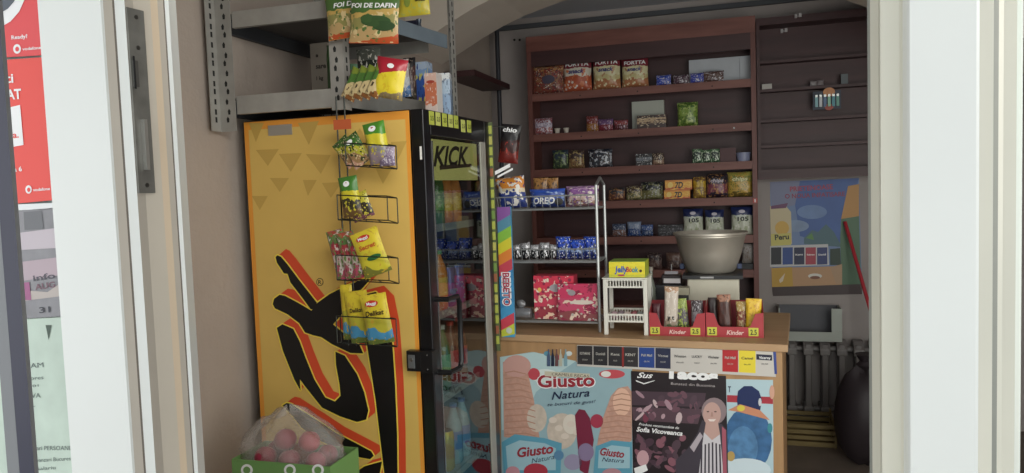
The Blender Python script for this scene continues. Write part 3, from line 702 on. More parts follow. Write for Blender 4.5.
def bag(box, Y, mat, label, cat='packet', group=None, T=None, z=None, texts=(), seal=None, tilt=0, name='snack_bag', yaw=0, seed=0):
    F, a0, a1, b0, b1 = size(box, Y); w_, h_ = a1-a0, b1-b0
    if z is not None: b0 = z+.0005; h_ = max(b1-z, .01)
    if yaw: F = Fr(F.pt((a0+a1)/2, 0), (math.cos(yaw), math.sin(yaw), 0)); am = 0
    else: am = (a0+a1)/2
    T = T or min(w_, h_)*.35; k = MB()
    G = bag_mesh(k, F, am, b0, w_, h_, T, mat, seal, tilt, seed, base=-T)
    print_on(k, G, w_, h_, texts)
    c = F.pt(am, b0, -T/2); o = k.build(name, loc=c, smooth=True); return tag(o, label, cat, group)
def carton(box, Y, D, mat, label, cat='box', group=None, z=None, texts=(), name='carton', side=None, topm=None, yaw=0, bevel=.0015):
    F, a0, a1, b0, b1 = size(box, Y); w_, h_ = a1-a0, b1-b0
    if z is not None: b0 = z+.0005; h_ = max(b1-z, .008)
    F2 = Fr(F.pt((a0+a1)/2, b0), (math.cos(yaw), math.sin(yaw), 0)); k = MB()
    k.fbox(F2, -w_/2, w_/2, 0, h_, -D, 0, side or mat)
    if side: k.fbox(F2, -w_/2+.0005, w_/2-.0005, .0005, h_-.0005, 0, .0006, mat)
    if topm: k.fbox(F2, -w_/2, w_/2, h_, h_+.001, -D, 0, topm)
    G = Fr(F2.pt(0, 0, .001), F2.u); print_on(k, G, w_, h_, texts)
    o = k.build(name, loc=F2.pt(0, 0, -D/2)); return tag(o, label, cat, group)

# ================================================================== BACK SHELVES
YF = 5.0
unit = thing('wall_shelving', (-.62, 5.1, 0), 'tall red-brown wooden shelf unit full of snacks against the back wall', 'shelf unit')
ux0, ux1, uz = -1.36, .115, 2.615
for x in (ux0, ux1-.03):
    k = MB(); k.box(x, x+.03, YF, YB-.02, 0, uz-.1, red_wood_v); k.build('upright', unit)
k = MB(); k.box(ux0+.031, ux1-.031, YB-.04, YB-.02, 0, uz-.1, dark_wood); k.build('back_panel', unit)
k = MB(); k.box(ux0, ux1, YF-.005, YB-.02, uz-.10, uz, red_wood); k.box(ux0+.03, ux1-.03, YF+.0, YF+.02, uz-.2, uz-.1, dark_wood); k.build('top_board', unit)
SZ = [2.232, 1.961, 1.721, 1.495, 1.254, 1.033, .80, .52, .2]
for z in SZ:
    k = MB(); k.box(ux0+.031, ux1-.031, YF+.018, YB-.041, z-.02, z, red_wood); k.box(ux0+.031, ux1-.031, YF, YF+.018, z-.05, z, red_wood)
    for xx in (-1.0, -.62, -.15): k.lathe([(.005, 0), (.005, .001)], (xx, YF, z-.03), M('#2a1a18', .6), 8, (0, -1, 0))
    k.build('shelf_board', unit)
k = MB(); k.box(.085, .112, YF-.003, YF-.0005, 1.455, 1.485, M('#b24a44', .5)); k.box(.095, .101, YF-.0035, YF-.003, 1.46, 1.48, wt); k.build('price_tag', unit)
# right cabinet, dark, empty
cab = thing('dark_cabinet', (.5, 5.15, 0), 'dark brown open wall cabinet with thin bare shelves right of the snack shelves', 'cabinet')
cx0, cx1, cz0, cz1 = .121, 1.15, 1.60, 2.61
CY = 5.07
k = MB(); k.box(cx0+.02, cx1-.02, YB-.03, YB-.015, cz0, cz1, dark_wood); k.build('back_panel', cab)
k = MB(); k.box(cx0, cx0+.02, CY, YB-.015, cz0, cz1, dark_wood); k.box(cx1-.02, cx1, CY, YB-.015, cz0, cz1, dark_wood); k.box(cx0+.02, cx1-.02, CY, YB-.03, cz1-.045, cz1, dark_wood); k.build('carcass', cab)
k = MB(); k.box(cx0+.02, cx1-.02, CY, YB-.03, cz0, cz0+.06, dark_wood); k.build('bottom_board', cab)
def rz(y): return P(812, y, Y=CY+.06).z
for y in (57, 86, 117, 143):
    z = rz(y); k = MB(); k.box(cx0+.02, cx1-.02, CY+.06, YB-.03, z-.018, z, dark_wood); k.build('shelf_board', cab)
CZ = [rz(57), rz(86), rz(117), rz(143)]
def pm(n, *a, **k): return print_mat('print_'+n, *a, **k)
G1 = 'goods on the snack shelves'; ck = '#cfc4b4'
# first shelf
bag((531, 65, 563, 93), YF+.04, pm('brownbag', [(0, '#7a5440'), (.3, '#92694a'), (.8, '#b58a58')], ['#4f3c44', '#d9c9b6', '#8a3a34'], .6), 'brown flat snack bag, leftmost on the top snack shelf', 'snack bag', G1, z=SZ[0], seed=1, seal=M('#b08a5a', .4), texts=[(None, .55, .5, .4, .3, M('#4a4458', .5), 0)])
fort = pm('fort', [(0, '#b0744e'), (.3, '#c9bf8c'), (.42, '#d6d0a8'), (.7, '#7d2b38')], ['#b58a62', '#e3ddb8'], .25, 5, clean=.66)
for i, (bx, lab) in enumerate([((562, 58, 591, 92), 'red-topped cream snack bag with orange crackers, beside the brown bag'), ((592, 56, 620, 89), 'red-topped cream snack bag, middle of the three alike'), ((621, 57, 648, 87), 'red-topped cream snack bag, rightmost of the three alike')]):
    bag(bx, YF+.04, fort if i else pm('fort_orange', [(0, '#b55a3e'), (.45, '#d6cfc0'), (.7, '#7d2b38')], ['#cf7a52', '#d9d0c8'], .3, 5, clean=.66), lab, 'snack bag', 'red-topped snack bags', z=SZ[0], seed=i+4, seal=M('#c8b46a', .4),
        texts=[('FORTTA', .52, .76, .8, .12, wt, 0), ('snack', .5, .55, .55, .13, M('#3a3a7a', .5), .3)])
for bx, c, lab, n in [((656, 75, 671, 84), '#3a52b4', 'blue crumpled wrapper right of the cream snack bags', 'wrapper'), ((673, 75, 689, 83), '#4a3040', 'dark chocolate wrapper between two blue ones, top snack shelf', 'wrapper'), ((690, 73, 704, 82), '#3a48a8', 'blue wrapper in front of the long white carton', 'wrapper'), ((703, 71, 724, 81), '#5a4038', 'dark brown biscuit pack in front of the long white carton', 'packet')]:
    bag(bx, YF+.02, pm('w'+n+c, [(0, c), (.6, c)], ['#c9c4cc', '#221a2a'], .35, 8), lab, n, G1, z=SZ[0], name='chocolate_wrapper', seed=len(lab))
carton((689, 58, 751, 80), YF+.10, .1, M('#b4b9c0', .5, noise=.04), 'long pale grey carton at the right end of the top snack shelf', 'box', G1, z=SZ[0], texts=[(None, .82, .5, .01, .9, M('#8a8f98', .5), 0)])
# second shelf
bag((534, 118, 552, 135), YF+.04, pm('rw', [(0, '#a05a58'), (.4, '#b8b0c4'), (.7, '#8a4a50')], ['#d8d0dc', '#5a3a6a'], .6), 'small pinkish snack bag, leftmost on the second snack shelf', 'snack bag', G1, z=SZ[1], seed=3)
for x, lab in ((554, 'white paper cup beside the small pinkish bag'), (563, 'white paper cup farther from the small pinkish bag')):
    F, a0, a1, b0, b1 = size((x, 129, x+6, 135), YF+.05); k = MB(); k.lathe([(.014, 0), (.019, .035), (.0205, .036), (.018, .03), (.013, .003)], ((a0+a1)/2, YF+.06, SZ[1]+.0005), M('#cfc8bc', .6), 16); tag(k.build('paper_cup', loc=((a0+a1)/2, YF+.06, SZ[1]), smooth=True), lab, 'cup', 'paper cups on the second shelf')
for bx, cs, lab in [((586, 116, 598, 133), ['#9a6a30', '#7a3028'], 'orange and red packet on the second snack shelf'), ((598, 119, 613, 132), ['#7a2434', '#6a4a7a'], 'dark red packet with violet lettering on the second snack shelf'), ((614, 120, 628, 131), ['#5a2428', '#8a3a3a'], 'plain dark red packet on the second snack shelf')]:
    bag(bx, YF+.05, pm(lab[:8]+str(bx[0]), [(0, cs[0]), (.5, cs[1])], ['#b8a0b0'], .3), lab, 'packet', G1, z=SZ[1], seed=bx[0])
carton((632, 101, 664, 124), YF+.12, .08, M('#aeb2a8', .5), 'white carton standing on the second snack shelf', 'box', G1, z=SZ[1])
carton((637, 115, 666, 128), YF+.03, .06, pm('choc', [(0, '#3a2826'), (.35, '#b39a7a'), (.8, '#33241f')], ['#4a3028', '#d0bea0'], .4, 6), 'brown and cream biscuit carton in front of the white carton', 'box', G1, z=SZ[1])
bag((677, 102, 698, 127), YF+.04, pm('greenb', [(0, '#5f7a34'), (.4, '#7f9a44'), (.8, '#4f7030')], ['#a8b86a', '#2f4a24'], .5, 7), 'green snack bag alone on the right of the second shelf', 'snack bag', G1, z=SZ[1], seed=9, seal=M('#5a7a34', .4))
k = MB(); c = P(734, 128, Y=YF-.004); k.ball(c, .006, wt, 10); tag(k.build('hook_knob', loc=c, smooth=True), 'tiny white knob on the edge of the second snack shelf', 'knob')
# third shelf
for bx, cs, bl, lab in [((552, 150, 568, 171), ['#3a4a3a', '#2c3a4a'], ['#7a8a5a', '#1f2530'], 'dark green snack bag, leftmost on the third shelf'), ((568, 150, 584, 170), ['#8a6a4a', '#4a3a3a'], ['#b09a6a', '#2a2530'], 'olive brown snack bag beside the dark green one'), ((588, 149, 612, 169), ['#3a3e48', '#242a38'], ['#c0c4cc', '#5a4a44'], 'black and silver snack bag on the third shelf')]:
    bag(bx, YF+.05, pm(lab[:9]+str(bx[0]), [(0, cs[0]), (.5, cs[1])], bl, .5, 6), lab, 'snack bag', G1, z=SZ[2], seed=bx[0])
carton((636, 154, 652, 166), YF+.04, .05, pm('dk1', [(0, '#26262a'), (.4, '#6a7078'), (.7, '#1f1f24')], ['#c4c4c4'], .2), 'small black and grey carton on the third snack shelf', 'box', G1, z=SZ[2])
bag((652, 153, 664, 166), YF+.04, pm('dk2', [(0, '#8a6a5a'), (.4, '#3a2a2a')], ['#c9b8a0'], .5), 'small brown packet touching the black and grey carton', 'packet', G1, z=SZ[2], seed=2)
for i, x in enumerate((692, 701, 710)):
    bag((x, 149+(i % 2), x+10, 163), YF+.05, pm('gr%d' % i, [(0, '#3a5a40'), (.3, '#1f2f28'), (.8, '#4a6a4a')], ['#c0d0b8'], .5, 6), ['dark green and white packet, left of the three together', 'dark green and white packet, middle of the three together', 'dark green and white packet, right of the three together'][i], 'packet', 'green packets on the third shelf', z=SZ[2], seed=i)
carton((720, 148, 736, 162), YF+.05, .06, M('#4a2226', .5), 'dark red carton near the right end of the third shelf', 'box', G1, z=SZ[2])
k = MB(); F, a0, a1, b0, b1 = size((736, 152, 751, 160), YF+.06); rr_ = (a1-a0)/2; k.lathe([(rr_*.85, 0), (rr_*.95, .045), (rr_, .046), (rr_, .055), (rr_*.9, .056)], ((a0+a1)/2, YF+.06, SZ[2]+.0005), M('#8d93b0', .4), 18)
tag(k.build('plastic_tub', loc=((a0+a1)/2, YF+.06, SZ[2]), smooth=True), 'pale lilac plastic tub at the right end of the third shelf', 'tub', G1)
# fourth shelf
for bx, cs, bl, lab in [((608, 188, 625, 203), ['#6a4438', '#3c3a40'], ['#a87a50', '#20242c'], 'reddish dark snack bag, leftmost visible on the fourth shelf'), ((626, 186, 642, 202), ['#6a6a48', '#4a3a34'], ['#b0a070', '#c8c0b0'], 'olive snack bag beside the reddish one'), ((641, 182, 663, 201), ['#6f6a44', '#23262a'], ['#8a8a60', '#b0b0b0'], 'black-topped olive snack bag left of the orange boxes')]:
    bag(bx, YF+.05, pm(lab[:9]+str(bx[0]), [(0, cs[0]), (.5, cs[1])], bl, .5, 6), lab, 'snack bag', G1, z=SZ[3], seed=bx[0])
op = pm('orangebox', [(0, '#c9622c'), (.25, '#e8a83a'), (.85, '#d98a34')], ['#f0c050'], .4, 5)
b1_ = carton((664, 190, 690, 201), YF+.03, .12, op, 'orange pastry box, lower of the stacked pair', 'box', 'orange pastry boxes', z=SZ[3], texts=[('7D', .55, .2, .3, .6, black, .2), (None, .2, .5, .2, .6, M('#f3d27a', .5), 0)], side=M('#c26a2c', .5))
zt_ = size((664, 190, 690, 200), YF+.03)[4]
carton((665, 180, 692, 190), YF+.035, .12, op, 'orange pastry box, upper of the stacked pair', 'box', 'orange pastry boxes', z=zt_+.0005, texts=[('7D', .52, .2, .3, .6, black, .2), (None, .2, .5, .2, .6, M('#f3d27a', .5), 0)], side=M('#c26a2c', .5))
bag((693, 177, 706, 199), YF+.05, pm('ye', [(0, '#8a6a3a'), (.5, '#b8962f'), (.8, '#6a4a34')], ['#d8b84a'], .4), 'mustard and brown snack bag right of the orange boxes', 'snack bag', G1, z=SZ[3], seed=5)
bag((706, 174, 728, 199), YF+.03, pm('pu', [(0, '#2a2030'), (.2, '#7a3a4a'), (.55, '#3a2c3e'), (.75, '#1f1c28')], ['#b88a5a'], .35), 'dark purple chips bag on the fourth shelf', 'snack bag', G1, z=SZ[3], seed=6, texts=[('chips', .5, .66, .6, .14, M('#c4bcc8', .5), .1)])
bag((727, 172, 753, 200), YF+.03, pm('yb', [(0, '#6a5a2c'), (.2, '#b89a44'), (.6, '#8a8a4a'), (.85, '#a8a050')], ['#c9a050', '#5a6a34'], .5), 'yellow-green chips bag, rightmost on the fourth shelf', 'snack bag', G1, z=SZ[3], seed=7, texts=[('chips', .5, .66, .6, .14, M('#e0dca8', .5), .1)])
# fifth shelf
for bx, cs, lab in [((612, 224, 626, 237), ['#7a5a50', '#3a4a6a'], 'brown and blue packet behind the wire rack post'), ((627, 222, 641, 237), ['#2f4a80', '#8a9ab8'], 'blue packet lying on the fifth snack shelf'), ((641, 225, 653, 237), ['#28406a', '#3c5a98'], 'deep blue packet with a silver corner on the fifth shelf')]:
    bag(bx, YF+.05, pm(lab[:9]+str(bx[0]), [(0, cs[0]), (.5, cs[1])], ['#a8b0c0'], .4), lab, 'packet', G1, z=SZ[4], seed=bx[0])
carton((658, 225, 683, 236), YF+.05, .06, pm('dk5', [(0, '#1c1c20'), (.4, '#3a3a3e'), (.7, '#1a1a1e')], ['#7a7a80'], .3), 'low black carton left of the white and blue packets', 'box', G1, z=SZ[4])
wb = pm('wb', [(0, '#c9cdbc'), (.6, '#c3c8bf'), (.7, '#26305c')], ['#a8b090', '#dcdcd0'], .3, 5, clean=.68)
for bx, lab in [((683, 209, 703, 236), 'white packet with a blue top, left of the three above the pot'), ((705, 210, 724, 236), 'white packet with a blue top, middle of the three above the pot'), ((731, 207, 753, 236), 'white packet with a blue top, right of the three above the pot')]:
    bag(bx, YF+.04, wb, lab, 'packet', 'white and blue packets', z=SZ[4], T=.05, texts=[('105', .55, .5, .5, .15, M('#1c2420', .5), 0), (None, .5, .84, .3, .12, M('#c9c4d0', .5), 0)], seed=bx[0], name='flour_packet')
# sixth shelf
for bx, cs, lab in [((646, 253, 662, 273), ['#5a4240', '#3a2c30'], 'dull maroon bag on the low shelf behind the yellow box'), ((666, 253, 682, 273), ['#4c3a38', '#6a5048'], 'dull brown bag on the low shelf left of the pot'), ((742, 244, 756, 258), ['#8a8480', '#a09a98'], 'pale grey bag on the low shelf right of the pot')]:
    bag(bx, YF+.05, pm(lab[:9]+str(bx[0]), [(0, cs[0]), (.5, cs[1])], ['#7a6a60'], .4), lab, 'bag', G1, z=SZ[5] if bx[1] > 250 else SZ[5]+.036, seed=bx[0])
k = MB(); a = P(738, 262, Y=YF+.03); k.box(a.x, ux1-.035, YF+.02, YF+.19, SZ[5]+.0005, SZ[5]+.035, M('#1d1f24', .5)); k.box(a.x+.01, ux1-.045, YF+.03, YF+.18, SZ[5]+.03, SZ[5]+.0355, M('#3c4046', .5)); finish(k, 'plastic_tray', 'black plastic tray on the low shelf right of the pot', 'tray')
# cabinet goods
for bx, z, c, lab, n in [((762, 84, 772, 90), CZ[1], '#b8b4ae', 'small white carton at the left of the dark cabinet', 'carton'), ((841, 74, 848, 82), CZ[1], '#5a6266', 'small grey-blue carton at the right of the dark cabinet', 'carton')]:
    carton(bx, CY+.07, .03, M(c, .5), lab, 'box', 'small things in the dark cabinet', z=z, name=n)
for bx, c, lab in [((810, 81, 817, 87), '#8a8486', 'grey sachet lying left on the middle cabinet shelf'), ((817, 80, 824, 87), '#7a7274', 'grey sachet lying right of its twin on the middle cabinet shelf')]:
    bag(bx, CY+.07, M(c, .5), lab, 'sachet', 'small things in the dark cabinet', z=CZ[1], name='sachet', seed=bx[0])
for (x, y), lab in [((784, 31), 'small white clip on the dark cabinet back, lower of two'), ((798, 16), 'small white clip near the dark cabinet top')]:
    c = P(x, y, Y=(YB-.032) if y > 20 else CY-.002); k = MB(); yy = c.y
    k.box(c.x-.02, c.x-.006, yy-.01, yy, c.z-.012, c.z+.012, M('#a8a4a4', .5)); k.box(c.x+.004, c.x+.02, yy-.01, yy, c.z-.008, c.z+.016, M('#b4b0b0', .5)); k.box(c.x-.006, c.x+.004, yy-.004, yy, c.z-.006, c.z+.004, M('#807c7c', .5)); tag(k.build('wall_clip', loc=c), lab, 'clip')
# card of lighters hanging in the cabinet
Fc = Fr((0, CY+.05, 0), (1, 0, 0)); base = P(827, 112, Y=CY+.05)
crd = thing('lighter_card', base, 'card of small coloured lighters hanging from the dark cabinet shelf', 'lighter card')
k = MB(); a, b = Fc.hit(813, 110), Fc.hit(841, 90); k.fbox(Fc, a[0], b[0], a[1], b[1], -.004, 0, M('#2c3446', .5))
k.disc(Fc, Fc.hit(829, 92), .035, .028, 2, M('#c98a5a', .5), px=False); k.disc(Fc, Fc.hit(829, 107), .025, .02, 3, M('#a04a3a', .5), px=False); k.build('backing_card', crd)
for i in range(6):
    k = MB(); x = a[0]+.02+i*(b[0]-a[0]-.04)/5; zc_ = (a[1]+b[1])/2; c1 = ['#7fb0b8', '#c9ccd0', '#46658c', '#8ac0a0', '#3c8a98', '#5a9a8a'][i]
    k.fbox(Fc, x-.008, x+.008, zc_-.04, zc_+.02, 0, .012, M(c1, .35)); k.fbox(Fc, x-.007, x+.007, zc_+.02, zc_+.035, .001, .011, chrome); k.build('lighter', crd)
k = MB(); k.tube([Fc.pt(Fc.hit(828, 92)[0], b[1], -.002), Fc.pt(Fc.hit(828, 92)[0], CZ[1]-.012, -.002)], .0015, wire_m, 5); k.build('hanger', crd)
# shelf on the left wall beyond the fridge
k = MB(); zs = P(475, 80, X=XL+.25).z
rs = thing('wall_shelf', (XL+.12, 4.6, zs), 'dark red shelf on the left wall behind the metal shelf post', 'shelf')
z0 = P(497, 87, X=XL+.16).z
k.box(XL+.0005, XL+.20, 4.32, 5.05, z0, z0+.035, dark_wood); k.build('shelf_board', rs)
k = MB(); xx = P(498, 100, Y=5.1).x; k.tube([(xx, 5.13, .0), (xx, 5.13, ZC-.08)], .016, M('#2c2e36', .5), 10); tag(k.build('pipe', loc=(xx, 5.13, 0), smooth=True), 'dark vertical pipe in the far left corner', 'pipe')
k = MB()
for x in (504.5, 510):
    c = P(x, 41, Y=YF); 
    k.lathe([(.008, 0), (.009, .006)], (c.x, YB-.0005, P(x, 41, Y=YB).z), black, 10, (0, -1, 0))
finish(k, 'wall_anchor', 'pair of black wall plugs above the snack shelving', 'wall plug')

# ================================================================== BACK RIGHT CORNER: poster, radiator
Fw = Fr((0, YB-.002, 0), (1, 0, 0))
k = sheet(Fw, [(770, 182), (859, 178), (862, 294), (773, 296)], M('#6f86ae', .5, noise=.1, scale=3), th=.002)
k.art(Fw, [(770, 182), (800, 181), (795, 205), (772, 210)], 1, M('#7a7f9c', .5)); k.art(Fw, [(800, 181), (859, 178), (848, 228), (838, 247), (800, 236), (795, 205)], 2, M('#3f5f9e', .5, noise=.12, scale=6))
k.disc(Fw, (812, 212), 15, 7, 3, M('#6c88b6', .5, noise=.2, scale=9)); k.disc(Fw, (795, 226), 14, 6, 3.1, M('#8095b4', .5, noise=.2, scale=9))
k.art(Fw, [(804, 238), (812, 230), (818, 232), (826, 224), (834, 232), (842, 247), (804, 244)], 4, M('#4a6a74', .5)); k.art(Fw, [(806, 238), (812, 233), (814, 240)], 5, M('#5a8a4a', .5))
k.art(Fw, [(770, 206), (786, 206), (791, 212), (792, 244), (771, 244)], 4, M('#c9bb98', .5)); k.art(Fw, [(771, 206), (788, 203), (786, 208), (771, 209)], 5, M('#6a3c60', .5)); k.disc(Fw, (782, 228), 7, 7, 5, M('#d0a850', .5)); k.art(Fw, [(771, 234), (791, 233), (791, 245), (771, 246)], 6, M('#c9c06a', .5))
k.text(Fw, 'Peru', (775, 240), (789, 239), 5.5, 7, M('#1c2018', .5), bold=.03)
k.text(Fw, 'PRIETENOASE', (790, 191.5), (833, 189), 5, 8, M('#a8324a', .5), bold=.02); k.text(Fw, 'O NOUA INFATISARE', (785, 198.5), (845, 196), 4.6, 8, M('#8f2c48', .5), bold=.02)
k.art(Fw, [(770, 246), (828, 244), (829, 265), (770, 267)], 7, M('#c4c4c4', .5))
for i, c in enumerate(['#23262e', '#2c4a8c', '#22284a', '#a83a4c', '#2f3a70']):
    x = 771+i*11.5; k.art(Fw, [(x, 247.5), (x+10.3, 247.2), (x+10.3, 264.3), (x, 264.6)], 8, M(c, .5))
    if i > 1: k.text(Fw, ['Kent', 'Rothmans', 'Dunhill'][i-2], (x+1.5, 255.5), (x+9, 255.2), 1.8, 9, wt)
k.art(Fw, [(830, 249), (840, 248), (841, 265), (830, 265)], 8, M('#23382c', .5)); k.art(Fw, [(771, 268), (841, 266), (842, 286), (772, 288)], 6, M('#b8906a', .5)); k.art(Fw, [(772, 268), (792, 267), (793, 287), (772, 288)], 7, M('#c0983a', .5))
k.disc(Fw, (815, 276), 7, 2.6, 8, M('#d8d4cc', .5)); k.disc(Fw, (815, 277.5), 5, 1.6, 9, M('#7a4a34', .5)); k.art(Fw, [(779, 280), (785, 273), (783, 281), (780, 283)], 8, M('#d9c8b0', .5)); k.art(Fw, [(772, 287), (862, 284), (862, 294), (773, 296)], 9, M('#3c2c2c', .5))
k.art(Fw, [(848, 186), (859, 184), (859, 216), (841, 219)], 6, M('#b8884a', .5)); k.art(Fw, [(841, 219), (859, 216), (861, 284), (842, 285), (840, 240)], 6, M('#4f6f54', .5)); k.art(Fw, [(830, 267), (842, 264), (842, 284), (836, 284)], 9.5, M('#b09070', .5))
finish(k, 'advert_poster', 'large faded blue advertising poster on the back wall above the radiator', 'poster')
a, b = P(845, 222, Y=YB-.03), P(866, 295, Y=YB-.23)
t1 = (b.z-.10)/(a.z-b.z); q = b+(b-a)*t1
stick = thing('broom', (q.x, q.y, 0), 'red broom stick leaning against the back wall at the right', 'broom')
k = MB(); k.tube([a, q], .011, M('#b02c38', .4), 10); k.build('broom_stick', stick, smooth=True)
k = MB(); k.prism([(q.x-.14, q.y-.02, .004), (q.x+.14, q.y-.02, .004), (q.x+.06, q.y-.02, .11), (q.x-.06, q.y-.02, .11)], (0, .04, 0), M('#5a6a3c', .8, noise=.3, scale=60)); k.build('bristles', stick)
# radiator
rad = thing('radiator', (.62, YB-.12, 0), 'white ribbed cast radiator under the back wall poster', 'radiator')
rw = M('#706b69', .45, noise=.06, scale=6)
x = .18; n_ = 0
ztop = P(800, 341, Y=YB-.19).z; zbt = .09
while x < 1.2:
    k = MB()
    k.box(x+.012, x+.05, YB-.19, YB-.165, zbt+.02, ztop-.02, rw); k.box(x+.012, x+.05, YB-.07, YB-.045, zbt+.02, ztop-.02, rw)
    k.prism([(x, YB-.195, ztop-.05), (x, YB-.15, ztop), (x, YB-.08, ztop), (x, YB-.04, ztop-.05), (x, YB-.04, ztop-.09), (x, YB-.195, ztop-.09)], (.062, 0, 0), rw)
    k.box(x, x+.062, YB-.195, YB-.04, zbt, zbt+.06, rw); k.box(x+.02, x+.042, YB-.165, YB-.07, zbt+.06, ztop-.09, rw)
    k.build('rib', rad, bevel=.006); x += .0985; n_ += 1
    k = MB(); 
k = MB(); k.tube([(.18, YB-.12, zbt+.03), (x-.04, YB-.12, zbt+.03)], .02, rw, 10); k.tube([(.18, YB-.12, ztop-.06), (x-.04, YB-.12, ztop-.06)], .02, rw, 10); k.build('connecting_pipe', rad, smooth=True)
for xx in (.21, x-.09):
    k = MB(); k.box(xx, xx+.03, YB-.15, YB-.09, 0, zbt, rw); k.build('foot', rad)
# open white tray box on the radiator
bx_ = thing('white_box', (.43, YB-.12, ztop), 'open shallow white box standing on the radiator', 'box')
a, b = P(779, 343, Y=YB-.20), P(842, 309, Y=YB-.20); zb_ = ztop+.001; zt2 = P(842, 309, Y=YB-.2).z
bw_ = M('#a3a8a0', .5)
k = MB(); k.box(a.x, b.x, YB-.20, YB-.03, zb_, zb_+.008, bw_); k.box(a.x, b.x, YB-.20, YB-.195, zb_+.008, zb_+.06, bw_); k.box(b.x-.06, b.x, YB-.195, YB-.19, zb_+.06, zt2, bw_)
k.box(b.x-.008, b.x, YB-.19, YB-.03, zb_+.008, zt2, bw_); k.box(a.x, a.x+.008, YB-.195, YB-.03, zb_+.008, zt2, bw_); k.build('shell', bx_)
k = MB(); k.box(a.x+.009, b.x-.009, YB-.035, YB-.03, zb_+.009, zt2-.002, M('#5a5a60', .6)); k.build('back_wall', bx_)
# yellow crate on the floor, dark chair back
cr = thing('yellow_crate', (.35, 4.75, 0), 'yellow slatted crate on the floor in front of the radiator', 'crate')
ym = M('#77653a', .5); cz = P(800, 440, Y=4.72).z
cz = max(cz, .16); xc0, xc1 = P(780, 455, Y=4.72).x, P(837, 455, Y=4.72).x
for i in range(4):
    z0_ = .01+i*(cz-.02)/4; k = MB(); k.box(xc0+.012, xc1-.012, 4.72, 4.73, z0_, z0_+(cz-.02)/4-.012, ym); k.box(xc0+.012, xc1-.012, 4.99, 5.0, z0_, z0_+(cz-.02)/4-.012, ym)
    k.box(xc1-.011, xc1-.001, 4.732, 4.988, z0_, z0_+(cz-.02)/4-.012, ym); k.box(xc0+.001, xc0+.011, 4.732, 4.988, z0_, z0_+(cz-.02)/4-.012, ym); k.build('slat', cr)
k = MB(); k.box(xc0+.012, xc1-.012, 4.732, 4.988, 0, .012, ym)
for xx in (xc0, xc1-.012):
    for yy in (4.715, 4.99): k.box(xx, xx+.012, yy, yy+.014, 0, cz, ym)
k.build('base', cr)
bg_ = MB(); c = P(856, 405, Y=4.5); mt_ = M('#2a2226', .6)
bb = thing('dark_sack', (c.x+.05, 4.5, 0), 'dark brown sack slumped beside the radiator at the right', 'sack')
bg_.ball((c.x+.05, 4.5, .27), .17, mt_, 18, (1, .9, 1.6), .07, 4); bg_.build('sack_body', bb, smooth=True)
k = MB(); k.lathe([(.02, 0), (.05, .03), (.03, .05), (.055, .09)], (c.x+.05, 4.5, .53), mt_, 12); k.build('tied_neck', bb, smooth=True)

# ================================================================== ON THE COUNTER
ZT = 1.0
def onc(px, py): return P(px, py, Z=ZT)
# wire display rack
rk = thing('wire_display_rack', (-.76, 3.1, ZT), 'grey wire display rack with three baskets on the left of the counter', 'display rack')
x0r, x1r, y0r, y1r = -1.0, -.552, 3.03, 3.22
zr = [P(600, y, Y=y0r).z for y in (180, 208, 262, 323)]
gm = M('#a4a6a6', .35, .5)
k = MB()
k.tube([(x1r, y0r, ZT+.002), (x1r, y0r, zr[0]-.02), (x1r, (y0r+y1r)/2, zr[0]+.01), (x1r, y1r, zr[0]-.02), (x1r, y1r, ZT+.002)], .0065, gm, 8); k.build('side_frame', rk, smooth=True)
k = MB(); k.tube([(x0r, y0r, ZT+.002), (x0r, y0r, zr[0]-.02), (x0r, (y0r+y1r)/2, zr[0]+.01), (x0r, y1r, zr[0]-.02), (x0r, y1r, ZT+.002)], .0065, gm, 8); k.build('side_frame', rk, smooth=True)
shelfz = [zr[1], zr[2], max(zr[3], ZT+.02)]
for i, z in enumerate(shelfz):
    k = MB(); hb = .055
    k.tube([(x0r, y0r, z), (x1r, y0r, z), (x1r, y1r, z), (x0r, y1r, z)], .004, gm, 6, closed=True)
    for q in range(7):
        yy = y0r+(y1r-y0r)*q/6; k.tube([(x0r, yy, z), (x1r, yy, z)], .002, gm, 5)
    if i < 2:
        k.tube([(x0r, y0r-.012, z+hb), (x1r, y0r-.012, z+hb)], .003, gm, 6)
        for q in range(15):
            xx = x0r+(x1r-x0r)*q/14; k.tube([(xx, y1r, z), (xx, y0r, z), (xx, y0r-.012, z+hb)], .0014, gm, 5)
    k.build('basket', rk, smooth=True)
GR = 'sweets in the wire display rack'
# top basket
bag((497, 177, 526, 209), 3.09, pm('chip', [(0, '#2a3a78'), (.25, '#34468c'), (.5, '#d8c8a8'), (.62, '#d88a34')], ['#e8e4dc', '#2a3a80'], .5, 5), 'blue, orange and white snack bag at the left of the rack top basket', 'snack bag', GR, z=shelfz[0]+.005, seed=11, tilt=.1)
bag((528, 189, 564, 208), 3.10, pm('oreob', [(0, '#24356e'), (.35, '#2c4a9c'), (.85, '#3458b8')], ['#9ab0d8'], .15, 6), 'blue cookie packet lettered OREO in the rack top basket', 'packet', GR, z=shelfz[0]+.005, T=.06, texts=[('OREO', .45, .22, .6, .34, wt, .15), (None, .85, .3, .22, .4, M('#1c1816', .5), 0)], name='cookie_packet')
bag((565, 186, 598, 208), 3.10, pm('milka', [(0, '#a07a6a'), (.3, '#c4a8a0'), (.6, '#8a5a96'), (.85, '#b890b8')], ['#e0d4cc', '#5c3a40', '#7a4a8c'], .5, 5), 'lilac and pink wafer packet in the rack top basket', 'packet', GR, z=shelfz[0]+.005, T=.06, seed=4, name='wafer_packet')
